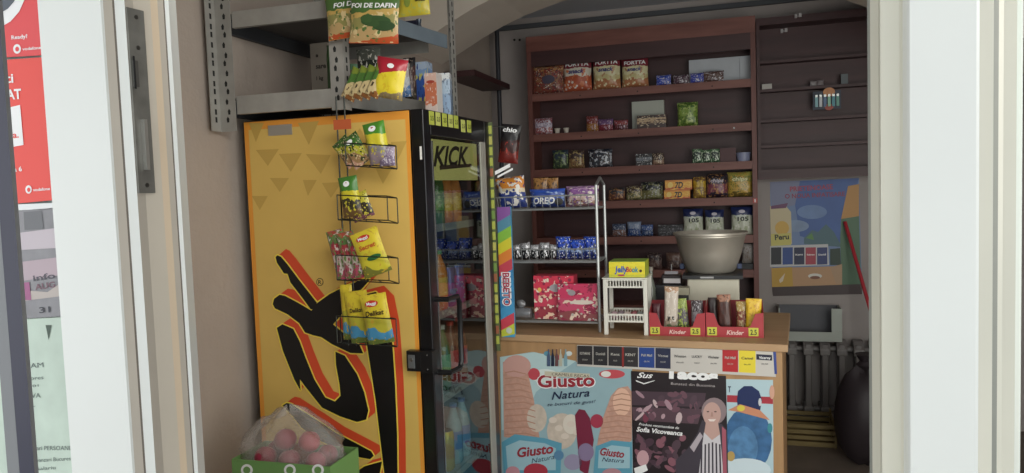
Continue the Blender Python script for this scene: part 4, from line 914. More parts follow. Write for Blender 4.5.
for i, (x0_, x1_) in enumerate([(533, 548), (546, 558)]):
    bag((x0_, 178, x1_, 190+8), 3.17, pm('bw%d' % i, [(0, '#7a5a3a'), (.5, '#9a7040')], ['#4a3428'], .4), ['brown snack packet behind the blue cookie packet, left one', 'brown snack packet behind the blue cookie packet, right one'][i], 'packet', GR, z=shelfz[0]+.005, T=.02, seed=i)
# middle basket
for i in range(6):
    x = 504+i*8.7
    bag((x, 243+(i % 2)*2, x+9.5, 262), 3.09+.01*(i % 2), pm('sil%d' % i, [(0, '#2c2c30'), (.55, '#3a3a40'), (.65, '#b9b9bc')], ['#e8e8ea', '#18181a'], .4, 6, metal=.3), 'black and silver bar wrapper in the middle basket, %s from the left' % ['first', 'second', 'third', 'fourth', 'fifth', 'sixth'][i], 'bar', 'black and silver bars', z=shelfz[1]+.005, T=.03, seed=i, tilt=.25-(i*.07), name='chocolate_bar')
for i, x in enumerate((555, 569, 583)):
    bag((x, 237+(i == 1)*3, x+15, 262), 3.085, pm('blb%d' % i, [(0, '#1f3480'), (.35, '#8aa0c8'), (.5, '#2548b8'), (.8, '#2c54c4')], ['#16224c', '#e8ecf4'], .4, 5), 'blue cream sweets bag in the middle basket, %s of three' % ['left', 'middle', 'right'][i], 'sweets bag', 'blue sweets bags', z=shelfz[1]+.005, T=.04, seed=i+3, name='sweets_bag')
# bottom
rp = pm('pinkbox', [(0, '#9a3a44'), (.3, '#c8405a'), (.6, '#d23a52')], ['#e8c4a8', '#8a2a44', '#e8d8c4'], .18, 5)
rp2 = pm('pinkbox2', [(0, '#8a4a4c'), (.25, '#c24a6a'), (.6, '#c83a60')], ['#e0c8b4', '#b8b0a8', '#8a2a44'], .18, 5)
carton((534, 276, 574, 320), 3.07, .08, rp, 'tall pinkish red sweets box with a star on the rack bottom shelf', 'box', GR, z=shelfz[2]+.005, side=M('#c43a50', .5), texts=[(None, .55, .72, .3, .18, M('#a8a4a8', .5), 0), (None, .15, .68, .1, .1, M('#e8c060', .5), 0)])
o = carton((558, 284, 598, 320), 3.045, .02, rp2, 'shorter pink sweets box leaning in front of the red one', 'box', GR, z=shelfz[2]+.005, side=M('#c23a5c', .5), texts=[(None, .35, .76, .2, .16, M('#9a9498', .5), 0), (None, .6, .5, .6, .12, M('#d8ccc0', .5), 0)])
F, a0, a1, b0, b1 = size((509, 304, 534, 320), 3.08); k = MB(); rr_ = .024
k.lathe([(.0, 0), (rr_, .001), (rr_*.94, .02), (rr_, .04), (rr_*.94, .06), (rr_, .08), (rr_*.9, .1), (.003, .101)], (a0, 3.08, shelfz[2]+.004+rr_), M('#a4a4a8', .3, .6), 16, (1, 0, 0)); tag(k.build('foil_roll', loc=(a0, 3.08, shelfz[2]+.005), smooth=True), 'silver foil-wrapped roll lying beside the pink boxes', 'roll', None)
k = MB(); k.ball((a0+.055, 3.08, shelfz[2]+.004+rr_*2+.016), .018, M('#8a8a8c', .4, .4), 12, (1.2, .8, 1), .1, 2); tag(k.build('foil_sweet', loc=(a0+.055, 3.08, shelfz[2]+.052), smooth=True), 'small grey foil sweet on the silver roll', 'sweet')
# rainbow hanging strip box
Frb = Fr((xat(498, 2.945), 2.945, 0), (1, 0.0, 0)); wrb = xat(511.5, 2.945)-xat(498, 2.945)
zt3, zb3 = Frb.hit(503, 207)[1], 1.0
zb3 = ZT-.006
rbm = []
k = MB(); zb3 = Frb.hit(503, 337)[1]; k.fbox(Frb, 0, wrb, zb3, zt3, -.015, 0, M('#4aa0cc', .4))
cs_ = ['#c9cf4a', '#d04a5a', '#4a9ac8', '#3c86b8', '#3c92c4', '#3c86b8', '#c84a58', '#e0863c', '#d8cf3c', '#8abf4a', '#5a90a8', '#8a5aa0']
n3 = 12; H3 = zt3-zb3
for i, c in enumerate(cs_):
    k.art(Frb, [(0, zb3+max(0, (i-.4))*H3/n3), (wrb, zb3+min(H3*n3/H3, i+.3)*H3/n3), (wrb, zb3+min(n3, i+1.3)*H3/n3), (0, zb3+min(n3, i+.6+(.4 if i == 11 else 0))*H3/n3)], 1+i*.1, M(c, .4), px=False)
Gt = Fr(Frb.pt(0, 0, .001), Frb.v, -Frb.u)
# lettering runs down the strip
Gv = Fr(Frb.pt(wrb*.22, 0, .0025), (0, 0, -1), (1, 0, 0)) 
zA, zB = -Frb.hit(504, 272)[1], -Frb.hit(504, 306)[1]
k.text(Gv, 'BEBETO', (zA, 0), (zB, 0), wrb*.62, 1, wt, px=False, bold=.08); k.text(Gv, 'BEBETO', (zA+.003, .003), (zB-.003, .003), wrb*.5, 2, M('#b02c4a', .4), px=False, bold=.02)
k.disc(Frb, (wrb*.6, zb3+.028), .013, .013, 6, M('#c9d0c0', .5), px=False)
finish(k, 'sweets_display_strip', 'rainbow coloured sweets strip standing at the left end of the counter', 'display strip')
# black chips bag hung over the fridge edge
bag((496, 124, 516, 163), 2.905, pm('chio', [(0, '#6a2420'), (.3, '#3a1c1a'), (.55, '#1a1618')], ['#a83a2c'], .1, clean=.5), 'black and red chips bag lettered chio hanging beside the fridge', 'snack bag', None, T=.03, texts=[('chio', .5, .8, .7, .12, wt, .1)], seed=8, tilt=-.14)
k = MB(); q1 = P(495, 175, Y=2.855); q2 = P(510, 167, Y=2.855)
k.par(q1, q2-q1, V((0, 0, .014)), V((0, .004, 0)), wt); k.par(q1+V((.01, 0, -.012)), (q2-q1), V((0, 0, .008)), V((0, .004, 0)), wt); part(k.build('paper_flap', strip), 'white paper flap')
k = MB(); q1 = FT.pt(.02, FT.hit(494, 126)[1], 0); k.tube([q1, q1+V((.02, .02, .0)), V((P(506, 126, Y=2.90).x, 2.895, q1.z-.005))], .0015, wire_m, 5); k.build('hook', strip)
# small white two-tier plastic rack
wr_ = thing('small_plastic_rack', (-.44, 3.05, ZT), 'small white two-tier plastic rack on the counter', 'rack')
p0 = onc(604, 335); p1 = onc(648, 336); X0, X1 = p0.x, p1.x; Y0 = 2.985; Y1 = 3.14
zt4 = P(626, 279, Y=Y0).z; zl = P(626, 314, Y=Y0).z; pw = M('#dcdad0', .45)
for xx in (X0, X1-.016):
    for yy in (Y0, Y1-.016):
        k = MB(); k.box(xx, xx+.016, yy, yy+.016, ZT, zt4-.001, pw); k.build('leg', wr_, bevel=.002)
for nm, zt_, hh in (('top_tray', zt4, .036), ('lower_tray', zl, .034)):
    k = MB(); xa_, xb_ = X0+.0165, X1-.0165; y_a, y_b = Y0+.001, Y1-.001
    k.box(xa_, xb_, y_a+.004, y_b-.004, zt_-hh, zt_-hh+.004, pw)
    if nm == 'top_tray': k.box(X0-.003, X1+.003, Y0-.003, Y1+.003, zt_, zt_+.004, pw)
    for yy in (y_a, y_b-.004):
        k.box(xa_, xb_, yy, yy+.004, zt_-.007, zt_, pw); k.box(xa_, xb_, yy, yy+.004, zt_-hh, zt_-hh+.007, pw)
        for q in range(13):
            xx = xa_+(xb_-xa_-.004)*q/12; k.box(xx, xx+.004, yy, yy+.004, zt_-hh+.007, zt_-.007, pw)
    for xx in (xa_, xb_-.003): k.box(xx, xx+.003, y_a+.004, y_b-.004, zt_-hh, zt_, pw)
    k.build(nm, wr_)
o = carton((609, 262, 645, 280), Y0+.01, .13, pm('yel', [(0, '#c4c23a'), (.2, '#e2d22c'), (.7, '#e8da34')], ['#d8c83a'], .2), 'yellow and green jelly sweets box on the small plastic rack', 'box', None, z=zt4+.0045, side=M('#b8c43a', .45), topm=M('#8fb04a', .5), yaw=.0,
   texts=[('Jelly', .34, .34, .36, .4, M('#2a5ab0', .4), .1), ('Bo', .56, .36, .16, .34, M('#c83c3c', .4), .1), ('ok', .73, .34, .18, .36, M('#2a8a9a', .4), .1), (None, .88, .42, .08, .18, M('#4a3018', .4), 0), (None, .34, .14, .2, .12, M('#b03a5a', .4), 0)])
for i in range(5):
    k = MB(); xx = X0+.035+i*(X1-X0-.07)/4; k.ball((xx, Y0+.05+.02*(i % 2), zl-.034+.004+.0165), .016, M(['#b89aa0', '#8a7a80', '#c9b8b0', '#a05a60', '#9aa098'][i], .4), 10, (1.1, 1, 1), .08, i)
    tag(k.build('wrapped_sweet', loc=(xx, Y0+.05, zl-.03), smooth=True), 'foil sweet in the lower tray of the plastic rack, %s from the left' % ['first', 'second', 'third', 'fourth', 'fifth'][i], 'sweet', 'sweets in the plastic rack')
k = MB(); c = onc(652, 318); c = V((P(651, 290, Y=3.2).x, 3.2, ZT)); k.lathe([(.018, 0), (.02, .01), (.02, .16), (.009, .20), (.009, .235)], c, M('#6d7268', .15, coat=.5), 16); k.lathe([(.011, .235), (.011, .25)], c, M('#8a8478', .4), 12); tag(k.build('glass_bottle', loc=c, smooth=True), 'grey glass bottle right behind the small plastic rack', 'bottle')
# black card terminal
kt = thing('black_terminal', (P(672, 300, Y=3.3).x, 3.35, ZT), 'black till device with white labels left of the white hotplate base', 'till')
a, b = P(655, 305, Y=3.3), P(683, 285, Y=3.3)
k = MB(); k.box(a.x, b.x, 3.3, 3.5, ZT, b.z-.0, M('#1f1f22', .4)); k.build('body', kt, bevel=.006)
a2, b2 = P(661, 293, Y=3.29), P(680, 279, Y=3.29); k = MB(); k.box(a2.x, b2.x, 3.32, 3.40, b.z+.001, b2.z+.012, M('#241a1c', .4)); k.build('display', kt, bevel=.003)
k = MB(); k.box(a2.x+.01, b2.x+.0, 3.315, 3.32, b.z+.006, b.z+.026, M('#c9c4c4', .5)); k.box(a2.x+.015, b2.x-.01, 3.315, 3.32, b.z+.045, b.z+.058, M('#8a868c', .5)); k.build('label_strip', kt)
k = MB(); c = V(((a2.x+b2.x)/2, 3.36, b2.z+.012)); k.tube([c, c+V((0, 0, .045))], .002, M('#9a9a9a', .4), 6); k.build('antenna', kt)
k = MB(); c0 = P(677, 285, Y=3.28); k.box(c0.x+.01, c0.x+.055, 3.19, 3.25, c0.z-.03+.0, c0.z, M('#a09a86', .5)); 
k.box(c0.x+.012, c0.x+.05, 3.195, 3.245, ZT, c0.z-.03, M('#3a3836', .5)); finish(k, 'small_stand', 'small beige block on a dark stand beside the hotplate base', 'stand')
# white base + hotplate + pot
hb = thing('hotplate', (-.105, 3.38, ZT), 'white box-shaped hotplate with a black top under the pot', 'hotplate')
a, b = P(690, 300, Y=3.27), P(738, 280, Y=3.27); zz = P(714, 279, Y=3.27).z
k = MB(); k.box(a.x-.01, b.x+.005, 3.27, 3.52, ZT+.004, zz, M('#c9c4b2', .5, noise=.06, scale=12)); k.build('body', hb, bevel=.006)
k = MB(); k.box(a.x-.03, b.x+.02, 3.255, 3.54, zz+.0005, zz+.016, black); k.box(a.x+.045, a.x+.1, 3.253, 3.255, zz+.004, zz+.012, M('#a8a8a8', .4)); k.build('top_plate', hb, bevel=.003)
k = MB(); k.lathe([(.012, 0), (.01, .01)], (a.x+.01, 3.27, ZT+.03), black, 12, (0, -1, 0)); k.build('knob', hb)
for xx in (a.x+.01, b.x-.03):
    k = MB(); k.box(xx, xx+.02, 3.29, 3.31, ZT, ZT+.004, black); k.box(xx, xx+.02, 3.48, 3.5, ZT, ZT+.004, black); k.build('foot', hb)
pt_ = thing('aluminium_pot', (-.118, 3.41, zz+.017), 'large dented aluminium pot standing on the hotplate', 'pot')
alu = M('#b9b2a6', .42, .55, noise=.12, scale=9)
zr_ = P(710, 234, Y=3.27).z; hp = zr_-(zz+.017); Rr = (P(748, 232, Y=3.41).x-P(673, 232, Y=3.41).x)/2; xc_ = (P(748, 232, Y=3.41).x+P(673, 232, Y=3.41).x)/2; rb_ = Rr*.68
k = MB(); zc0 = zz+.017
k.lathe([(rb_*.9, 0), (rb_, .012), (rb_+(Rr-rb_)*.45, hp*.45), (Rr*.93, hp*.88), (Rr*.95, hp*.9), (Rr*.95, hp*.93), (Rr, hp*.95), (Rr, hp), (Rr*.98, hp), (Rr*.93, hp*.93), (rb_+(Rr-rb_)*.4, hp*.45), (rb_*.93, .02), (.001, .016)], (xc_, 3.41, zc0), alu, 48); o = k.build('pot_body', pt_, smooth=True)
for sg in (-1, 1):
    k = MB(); xx = xc_+sg*rb_*1.03; k.box(min(xx, xx+sg*.02), max(xx, xx+sg*.02), 3.39, 3.43, zc0+.012, zc0+.035, M('#2c3a5a', .5)); k.build('handle', pt_, bevel=.003)
# candy trays
def tray(x0, x1, Yf, label, Yd=.13):
    a = P(x0, 338, Z=ZT).x; b = P(x1, 339, Z=ZT).x
    zlo = P((x0+x1)/2, 327, Y=Yf).z; zhi = P(x1-3, 313, Y=Yf).z; rm = M('#a8333a', .45)
    t_ = thing('candy_tray', ((a+b)/2, Yf+Yd/2, ZT), label, 'candy tray', 'open red candy trays')
    F = Fr((a, Yf, ZT), (1, 0, 0)); w_ = b-a; th_ = .003; lo = zlo-ZT; hi = zhi-ZT
    k = MB(); k.box(a, b, Yf, Yf+Yd, ZT, ZT+.003, rm)
    prof = [(0, .003), (w_, .003), (w_, hi), (w_*.86, hi*.96), (w_*.78, lo*1.15), (w_*.74, lo), (w_*.26, lo), (w_*.22, lo*1.15), (w_*.14, hi*.96), (0, hi)]
    k.prism([F.pt(x, z, 0) for x, z in prof], (0, th_, 0), rm); k.box(a, b, Yf+Yd-th_, Yf+Yd, ZT+.003, zhi+.03, M('#8c2830', .5))
    for xx in (a, b-th_): k.prism([(xx, Yf+th_, ZT+.003), (xx, Yf+Yd-th_, ZT+.003), (xx, Yf+Yd-th_, zhi+.03), (xx, Yf+th_, zhi)], (th_, 0, 0), rm)
    k.build('tray_shell', t_)
    yl = M('#c9c84a', .5)
    for c in (.1, .82):
        k = MB(); k.fbox(F, w_*(c-.08), w_*(c+.09), .006, lo*.95, .0005, .0015, yl); k.text(Fr(F.pt(0, 0, .0015), (1, 0, 0)), '2.5', (w_*(c-.05), .012), (w_*(c+.06), .012), lo*.5, 1, black, px=False); k.build('price_tag', t_)
    k = MB(); G = Fr(F.pt(0, 0, .0005), (1, 0, 0)); k.text(G, 'Kinder', (w_*.36, lo*.25), (w_*.66, lo*.25), lo*.45, 1, M('#e8c8c0', .5), px=False, shear=.2); k.build('lettering', t_)
    return a, b, zlo
Yt = 2.99
A0, B0, zl1 = tray(648, 705, Yt, 'open red candy tray of upright bars, beside the small plastic rack')
A1, B1, zl2 = tray(706, 764, Yt, 'open red candy tray of upright bars, at the right end of the counter')
ZB_ = ZT+.0035
def bar(bx, Y, mat, label, texts=(), T=.02, tilt=0, n='chocolate_bar', sl=None, seed=0): return bag(bx, Y, mat, label, 'bar' if 'bar' in n else 'packet', 'sweets in the red candy trays', T=T, z=ZB_, texts=texts, tilt=tilt, name=n, seal=sl, seed=seed)
bar((663, 287, 677, 330), Yt+.03, pm('bount', [(0, '#5a6a4a'), (.18, '#9a8a78'), (.3, '#c9bdb0'), (.88, '#b08a6c')], ['#e4dcd2'], .2), 'tall cream chocolate bar wrapper standing in the left red tray', [('y t', .5, .3, .5, .1, black, 0)], tilt=-.04, sl=M('#b09072', .4))
bar((677, 299, 690, 330), Yt+.04, pm('grn', [(0, '#5a6a3a'), (.3, '#5c5458'), (.7, '#8a9a48')], ['#a8b85a', '#3a3438'], .4), 'green and grey sweets packet in the left red tray', tilt=.1, n='sweets_packet')
bar((691, 301, 703, 330), Yt+.04, pm('dkk', [(0, '#4a3a38'), (.35, '#8a8488'), (.65, '#3c3034')], ['#c0bcc0'], .3), 'dark packet with a grey ring in the left red tray', [(None, .5, .45, .6, .35, M('#a09ca4', .5), 0), (None, .5, .45, .35, .22, M('#3c3438', .5), 0)], n='sweets_packet')
bar((652, 304, 661, 330), Yt+.055, M('#4a1c24', .4), 'dark red bar at the left end of the left red tray')
bar((708, 298, 718, 332), Yt+.05, M('#2a1c1c', .4), 'nearly black chocolate bar at the left of the right red tray')
bar((718, 295, 732, 334), Yt+.03, pm('mars', [(0, '#2a1816'), (.25, '#4a2820'), (.85, '#9a6a50')], ['#3a2018'], .3), 'brown chocolate bar with light lettering in the right red tray', tilt=.03, sl=M('#8a4a3c', .4))
k = MB(); Fq = Fr((0, Yt+.03+.0085, 0), (1, 0, 0)); o = None
bar((736, 302, 749, 334), Yt+.05, pm('mm', [(0, '#8a5a3a'), (.4, '#7a3a2c'), (.7, '#a88a4a')], ['#c8b890'], .4), 'brown sweets packet between the chocolate bar and the yellow one', n='sweets_packet')
bar((745, 299, 761, 334), Yt+.03, pm('mmy', [(0, '#d8b02c'), (.5, '#e4bc34')], ['#c8962c'], .3), 'bright yellow sweets packet in the right red tray', n='sweets_packet', tilt=-.03, sl=M('#caa030', .4))

# ================================================================== METAL SHELF UNIT (front left)
PX1a, PX1b = P(219, 60, Y=2.2).x, P(235, 60, Y=2.2).x
su = thing('metal_shelving', (-1.4, 2.5, 1.83), 'grey slotted steel shelving standing over the yellow fridge', 'shelving')
UX0 = XL+.004; UX1 = P(345, 60, Y=2.2).x; UY0, UY1 = 2.19, 2.92
def post(x, y, sx, sy, z0, z1, wx=.045, wy=.06):
    """slotted angle: flange along x facing the viewer and flange along y"""
    k = MB(); t_ = .0025
    k.box(min(x, x+sx*wx), max(x, x+sx*wx), y if sy > 0 else y-t_, y+t_ if sy > 0 else y, z0, z1, steel)
    k.box(x if sx > 0 else x-t_, x+t_ if sx > 0 else x, min(y+sy*t_, y+sy*wy), max(y+sy*t_, y+sy*wy), z0, z1, steel)
    z = z0+.03; i = 0
    while z < z1-.02:
        cx = x+sx*wx*(.5+.1*(i % 2)); yy = (y if sy > 0 else y-t_)
        k.add([(cx-.004, yy-.0003, z), (cx+.004, yy-.0003, z), (cx+.0055, yy-.0003, z+.012), (cx, yy-.0003, z+.02), (cx-.0055, yy-.0003, z+.012)], [(0, 1, 2, 3, 4)], slot_m)
        for cy in (y+sy*wy*.5,):
            xf = (x+t_+.0003) if sx > 0 else (x+.0003)
            k.add([(xf, cy-.005, z), (xf, cy+.005, z), (xf, cy+.005, z+.018), (xf, cy-.005, z+.018)], [(0, 1, 2, 3)], slot_m)
        z += .034 if i % 3 else .026; i += 1
    return k.build('post', su)
zpb = P(222, 132, Y=2.19).z
# flange toward the viewer along the wall + flange facing the viewer
post(PX1a, UY0+.0, 1, -1, zpb, 2.6, PX1b-PX1a, .05)
post(UX1+.0, UY0, -1, 1, 1.872, 2.6, .05, .04)
post(UX0+.0, UY1, 1, -1, 1.872, 2.6); post(P(456, 60, Y=UY1).x, UY1, -1, -1, 1.872, 2.6, .028, .045)
UXR = UX1
for z0_, z1_, nm in ((1.882, P(285, 92.5, Y=2.2).z, 'lower_shelf'), (2.168, 2.222, 'upper_shelf')):
    zt_ = z1_; k = MB(); sm_ = steel if nm == 'lower_shelf' else steel_l
    xr_ = UXR-.006 
    k.box(PX1b+.001, xr_-.045, UY0+.004, UY0+.007, z0_, zt_, steel); k.box(PX1b+.001, xr_-.045, UY0+.007, UY0+.022, z0_, z0_+.003, steel)
    k.box(PX1b+.001, xr_, UY0+.008, UY1-.01, zt_-.004, zt_-.001, M('#6f6a66', .6, .3)); 
    k.box(UX0+.004, PX1b, UY0+.03, UY1-.07, zt_-.004, zt_-.001, M('#6f6a66', .6, .3)); 
    k.box(UX0+.004, UX0+.02, UY0+.03, UY1-.07, z0_, zt_-.005, M('#44464a', .6, .3)); k.box(UX0+.07, xr_, UY1-.008, UY1-.005, z0_, zt_, steel)
    k.prism([(xr_, UY0+.045, z0_), (xr_, UY0+.045, zt_), (P(452, 50, Y=UY1).x, UY1-.05, zt_), (P(452, 50, Y=UY1).x, UY1-.05, z0_)], (-.003, 0, 0), sm_)
    k.build(nm, su)
ZLs = P(285, 92.5, Y=2.2).z; ZUs = 2.222
GM = 'goods on the metal shelving'
# upper shelf goods
FOI = pm('foi', [(0, '#b8502c'), (.12, '#b89a6a'), (.3, '#8f8a52'), (.5, '#c0a05a'), (.6, '#4a6a34'), (.84, '#c08a34')], ['#d2bc8c', '#54703c'], .3, 6, clean=.56)
bag((326, -9, 357, 38), 2.135, FOI, 'green and orange herb packet, left of the hanging pair at the top', 'packet', 'bay leaf packets', T=.02, tilt=.06, texts=[('FOI D', .62, .66, .6, .1, wt, .2)], name='herb_packet', seal=M('#c87a34', .4), seed=1)
o = bag((346, -9, 396, 43), 2.10, FOI, 'large green and orange bay leaf packet, right of the hanging pair', 'packet', 'bay leaf packets', T=.02, tilt=-.10, texts=[('FOI DE DAFIN', .5, .68, .9, .09, wt, .1), (None, .56, .42, .6, .22, M('#37532c', .5), 0), (None, .72, .33, .44, .2, M('#2f4a28', .5), 0), (None, .4, .47, .3, .16, M('#3d5a30', .5), 0)], name='herb_packet', seal=M('#b8502c', .4), seed=2)
o = bag((396, -26, 428, 19), 2.50, pm('yelp', [(0, '#c9b83a'), (.5, '#d8c440')], ['#b8b85a'], .25), 'yellow packet with dark print standing on the upper metal shelf', 'packet', GM, z=ZUs, T=.03, texts=[('fulgi', .75, .56, .3, .07, black, 0), ('natur', .75, .44, .3, .07, black, 0), ('soia', .75, .32, .3, .07, black, 0), (None, .35, .35, .2, .3, M('#8a9a40', .5), 0)], seed=3)
k = MB(); a = P(420, 16, X=UX1-.05); k.box(UX1-.30, UX1-.02, P(420, 25, X=UX1-.02).y, UY1-.09, ZUs+.0005, ZUs+.062, M('#23263e', .5)); finish(k, 'dark_blue_box', 'long dark navy box on the upper metal shelf', 'box')
k = MB(); c = V((UX1-.02, UY1-.062, ZUs)); k.lathe([(.012, .0005), (.015, .03), (.008, .05), (.012, .07)], c, M('#5c6672', .3, .5), 10); tag(k.build('metal_tin', loc=c, smooth=True), 'small grey tin at the end of the navy box', 'tin', GM)
# lower shelf goods
carton((311, 43, 328, 92), 2.62, .07, M('#a49c90', .6), 'tall off-white carton standing on the lower metal shelf', 'box', GM, z=ZLs, texts=[('sare', .6, .6, .6, .08, M('#4a4440', .5), 0), (None, .4, .8, .15, .05, M('#4a4440', .5), 0), ('1 kg', .5, .42, .4, .06, M('#4a4440', .5), 0)])
bag((325, 44, 336, 92), 2.5, M('#4f7048', .5, noise=.2, scale=30), 'green plastic bag behind the front steel post', 'bag', GM, z=ZLs, T=.04)
k = MB(); c = V((P(354, 85, Y=2.45).x, 2.45, ZLs)); k.lathe([(.032, .0005), (.034, .01), (.034, .08), (.03, .088), (.03, .095)], c, M('#7d7468', .25), 20); k.lathe([(.033, .095), (.033, .115)], c, M('#5f8a6a', .4), 20); tag(k.build('glass_jar', loc=c, smooth=True), 'jar with a green lid behind the steel post on the lower shelf', 'jar', GM)
def hang(bx, Y, mat, label, tilt=0, T=.018, texts=(), group='seasoning sachets in the wire rack', n='seasoning_sachet', sl=None, seed=0, yaw=0): return bag(bx, Y, mat, label, 'sachet', group, T=T, texts=texts, tilt=tilt, name=n, seal=sl, seed=seed, yaw=yaw)
hang((356, 48, 380, 90), 2.30, pm('blkg', [(0, '#2c2c28'), (.5, '#1c2420'), (.7, '#5a5f58')], ['#c9c8c0'], .2), 'black and white packet behind the red and yellow pouch', group=GM, seed=1)
for i in range(4):
    hang((338+i*8, 66+(-i), 352+i*8, 99-i), 2.16-i*.012, pm('gb%d' % i, [(0, '#8a5a30'), (.2, '#d0bc8c'), (.5, '#4c7434'), (.8, '#7a8a34')], ['#3a3020', '#d8c898'], .3, 6, clean=.48), 'green and beige bean sachet in the top basket, %s in its row' % ['first', 'second', 'third', 'fourth'][i], tilt=-.5, seed=i, group='bean sachets in the top basket')
ryp = pm('ryp', [(0, '#8a7a5a'), (.18, '#e0cc34'), (.6, '#a82434')], ['#d8b82c'], .08, clean=.56)
o = hang((368, 57, 399, 98), 2.12, ryp, 'pouch with a red top and yellow body in the top basket', tilt=-.22, T=.035, group=None, texts=[(None, .55, .8, .22, .12, wt, 0), (None, .55, .8, .14, .07, M('#a82434', .5), 0)], seed=5, n='seasoning_pouch')
hang((393, 59, 409, 97), 2.56, pm('wbl', [(0, '#5a84b8'), (.3, '#c9cdd0'), (.5, '#b8aeaa')], ['#e4e6e8'], .3), 'white and pale blue packet right of the red and yellow pouch', group=GM, tilt=.05, T=.03, seed=6)
bag((402, 57, 414, 97), 2.72, pm('cof', [(0, '#3a3424'), (.3, '#4a2c2a'), (.8, '#1e1a1c')], ['#a89a8a'], .2), 'dark coffee bag between the white packet and the blue carton', 'coffee bag', GM, z=ZLs, T=.04, name='coffee_bag')
carton((412, 62, 427, 98), 2.80, .06, pm('bluec', [(0, '#4c4a90'), (.2, '#3a5ca4'), (.6, '#7f9cc4'), (.85, '#a8b8cc')], ['#c8c46a', '#2c4484'], .2, 4), 'blue carton with a yellow picture on the lower metal shelf', 'box', GM, z=ZLs)
ZFT = FH+.0005
carton((425, 73, 437, 115), 2.42, .05, pm('orc', [(0, '#c9b8b0'), (.22, '#b86a4c'), (.75, '#c9a89a')], ['#d8ccc4'], .1), 'orange and white carton on top of the fridge', 'box', 'cartons on the fridge', z=ZFT, yaw=.0, side=M('#c4beba', .5), texts=[(None, .5, .78, .7, .08, M('#9a3a2c', .5), 0)])
carton((438, 73, 450, 117), 2.55, .06, pm('blw', [(0, '#7f98b4'), (.5, '#9aaec0'), (.85, '#c4c8c8')], ['#5a6a80'], .25), 'pale blue carton at the far side of the orange one on the fridge', 'box', 'cartons on the fridge', z=ZFT, yaw=.25)
# ---- wire sachet rack hanging on the post
wk = thing('wire_sachet_rack', (P(345, 345, Y=2.17).x, 2.17, 1.1), 'thin dark wire rack of sachet baskets hanging in front of the fridge', 'wire rack')
xl_, xr2 = P(341, 200, Y=2.165).x, P(349, 200, Y=2.165).x
zt5, zb5 = P(341, 112, Y=2.165).z, P(342, 345, Y=2.165).z
k = MB()
for xx in (xl_, xr2): k.tube([(xx, 2.165, zb5), (xx, 2.165, zt5+.05)], .0025, wire_m, 6)
k.build('upright_wire', wk, smooth=True)
bsk = [(345, 396, 143, 165), (337, 397, 195, 219), (336, 398, 255, 279), (336, 396, 316, 342)]
for (x0_, x1_, yt, yb_) in bsk:
    k = MB(); Yb, Yf_ = 2.165, 2.09
    A = P(x0_+4, yt, Y=Yb); B = P(x1_-10, yt+1, Y=Yb); Cc = P(x1_, yt+3, Y=Yf_); D_ = P(x0_, yt, Y=Yf_); dz = A.z-P(x0_, yb_, Y=Yb).z
    k.tube([A, B, Cc, D_], .002, wire_m, 6, closed=True); k.tube([p-V((0, 0, dz)) for p in (A, B, Cc, D_)], .002, wire_m, 6, closed=True)
    for p in (A, B, Cc, D_): k.tube([p, p-V((0, 0, dz))], .0018, wire_m, 6)
    for q in (.25, .5, .75):
        a_ = A.lerp(B, q); b_ = D_.lerp(Cc, q); k.tube([a_-V((0, 0, dz)), b_-V((0, 0, dz))], .0015, wire_m, 5)
    k.tube([D_-V((0, 0, dz*.5)), Cc-V((0, 0, dz*.5))], .0015, wire_m, 5) if yt < 0 else None
    k.build('basket', wk, smooth=True)
k = MB(); a, b = P(334, 130, Y=2.15), P(351, 119, Y=2.15); k.box(a.x, b.x, 2.148, 2.15, a.z, b.z, M('#b85a34', .5)); k.build('tag_card', wk)
kn = pm('kn', [(0, '#8a7a80'), (.3, '#8e8a8a'), (.42, '#d0c434'), (.68, '#4c8a2c')], ['#c8bc3c'], .12, clean=.6)
kn2 = pm('kn2', [(0, '#c89a84'), (.2, '#9a7a54'), (.4, '#b8b23c'), (.6, '#3e6a28')], ['#2c3a20', '#d8c8a0'], .3)
ov = lambda cy: [(None, .5, cy, .34, .14, wt, 0), (None, .5, cy, .2, .08, M('#b02c2c', .5), 0)]
hang((345, 133, 363, 163), 2.15, kn2, 'green sachet leaning far left in the second basket', tilt=.65, seed=1)
hang((352, 131, 372, 164), 2.14, kn2, 'green sachet leaning beside the upright yellow-green pouch', tilt=.55, texts=ov(.8), seed=2)
hang((367, 121, 389, 163), 2.12, kn, 'green-topped yellow pouch, most upright in the second basket', tilt=-.03+.2, T=.03, texts=ov(.84), seed=3)
hang((378, 146, 394, 166), 2.125, pm('vio', [(0, '#7a6a84'), (.5, '#9a8aa0')], ['#c8c0c8'], .4), 'lilac sachet in front at the right of the second basket', seed=4)
hang((341, 176, 360, 217), 2.13, pm('kn3', [(0, '#6a5030'), (.25, '#3a3424'), (.42, '#d0c434'), (.62, '#447c30')], ['#c8bc3c'], .15, clean=.58), 'green-topped yellow pouch alone at the left of the third basket', tilt=.12, texts=ov(.82), T=.025, seed=5)
hang((352, 192, 374, 219), 2.145, pm('kn4', [(0, '#7a4a58'), (.3, '#3c3426'), (.6, '#b8b03a')], ['#d8cc50', '#2c2a20'], .35), 'dark and yellow sachet lying low in the third basket', tilt=.35, seed=6)
rg = pm('rg', [(0, '#b8506a'), (.25, '#c4b0a8'), (.45, '#a83a44'), (.7, '#5c7a44'), (.85, '#b04a3c')], ['#d8d0c8', '#8a2c44', '#6a8a4c'], .4, 6)
for i in range(4):
    hang((335+i*9, 229+i*2, 352+i*10, 279-i), 2.15-i*.014, rg, 'red, green and white sachet in the fourth basket, %s from the left' % ['first', 'second', 'third', 'fourth'][i], tilt=.22, seed=i+7, group='red and green sachets in the fourth basket')
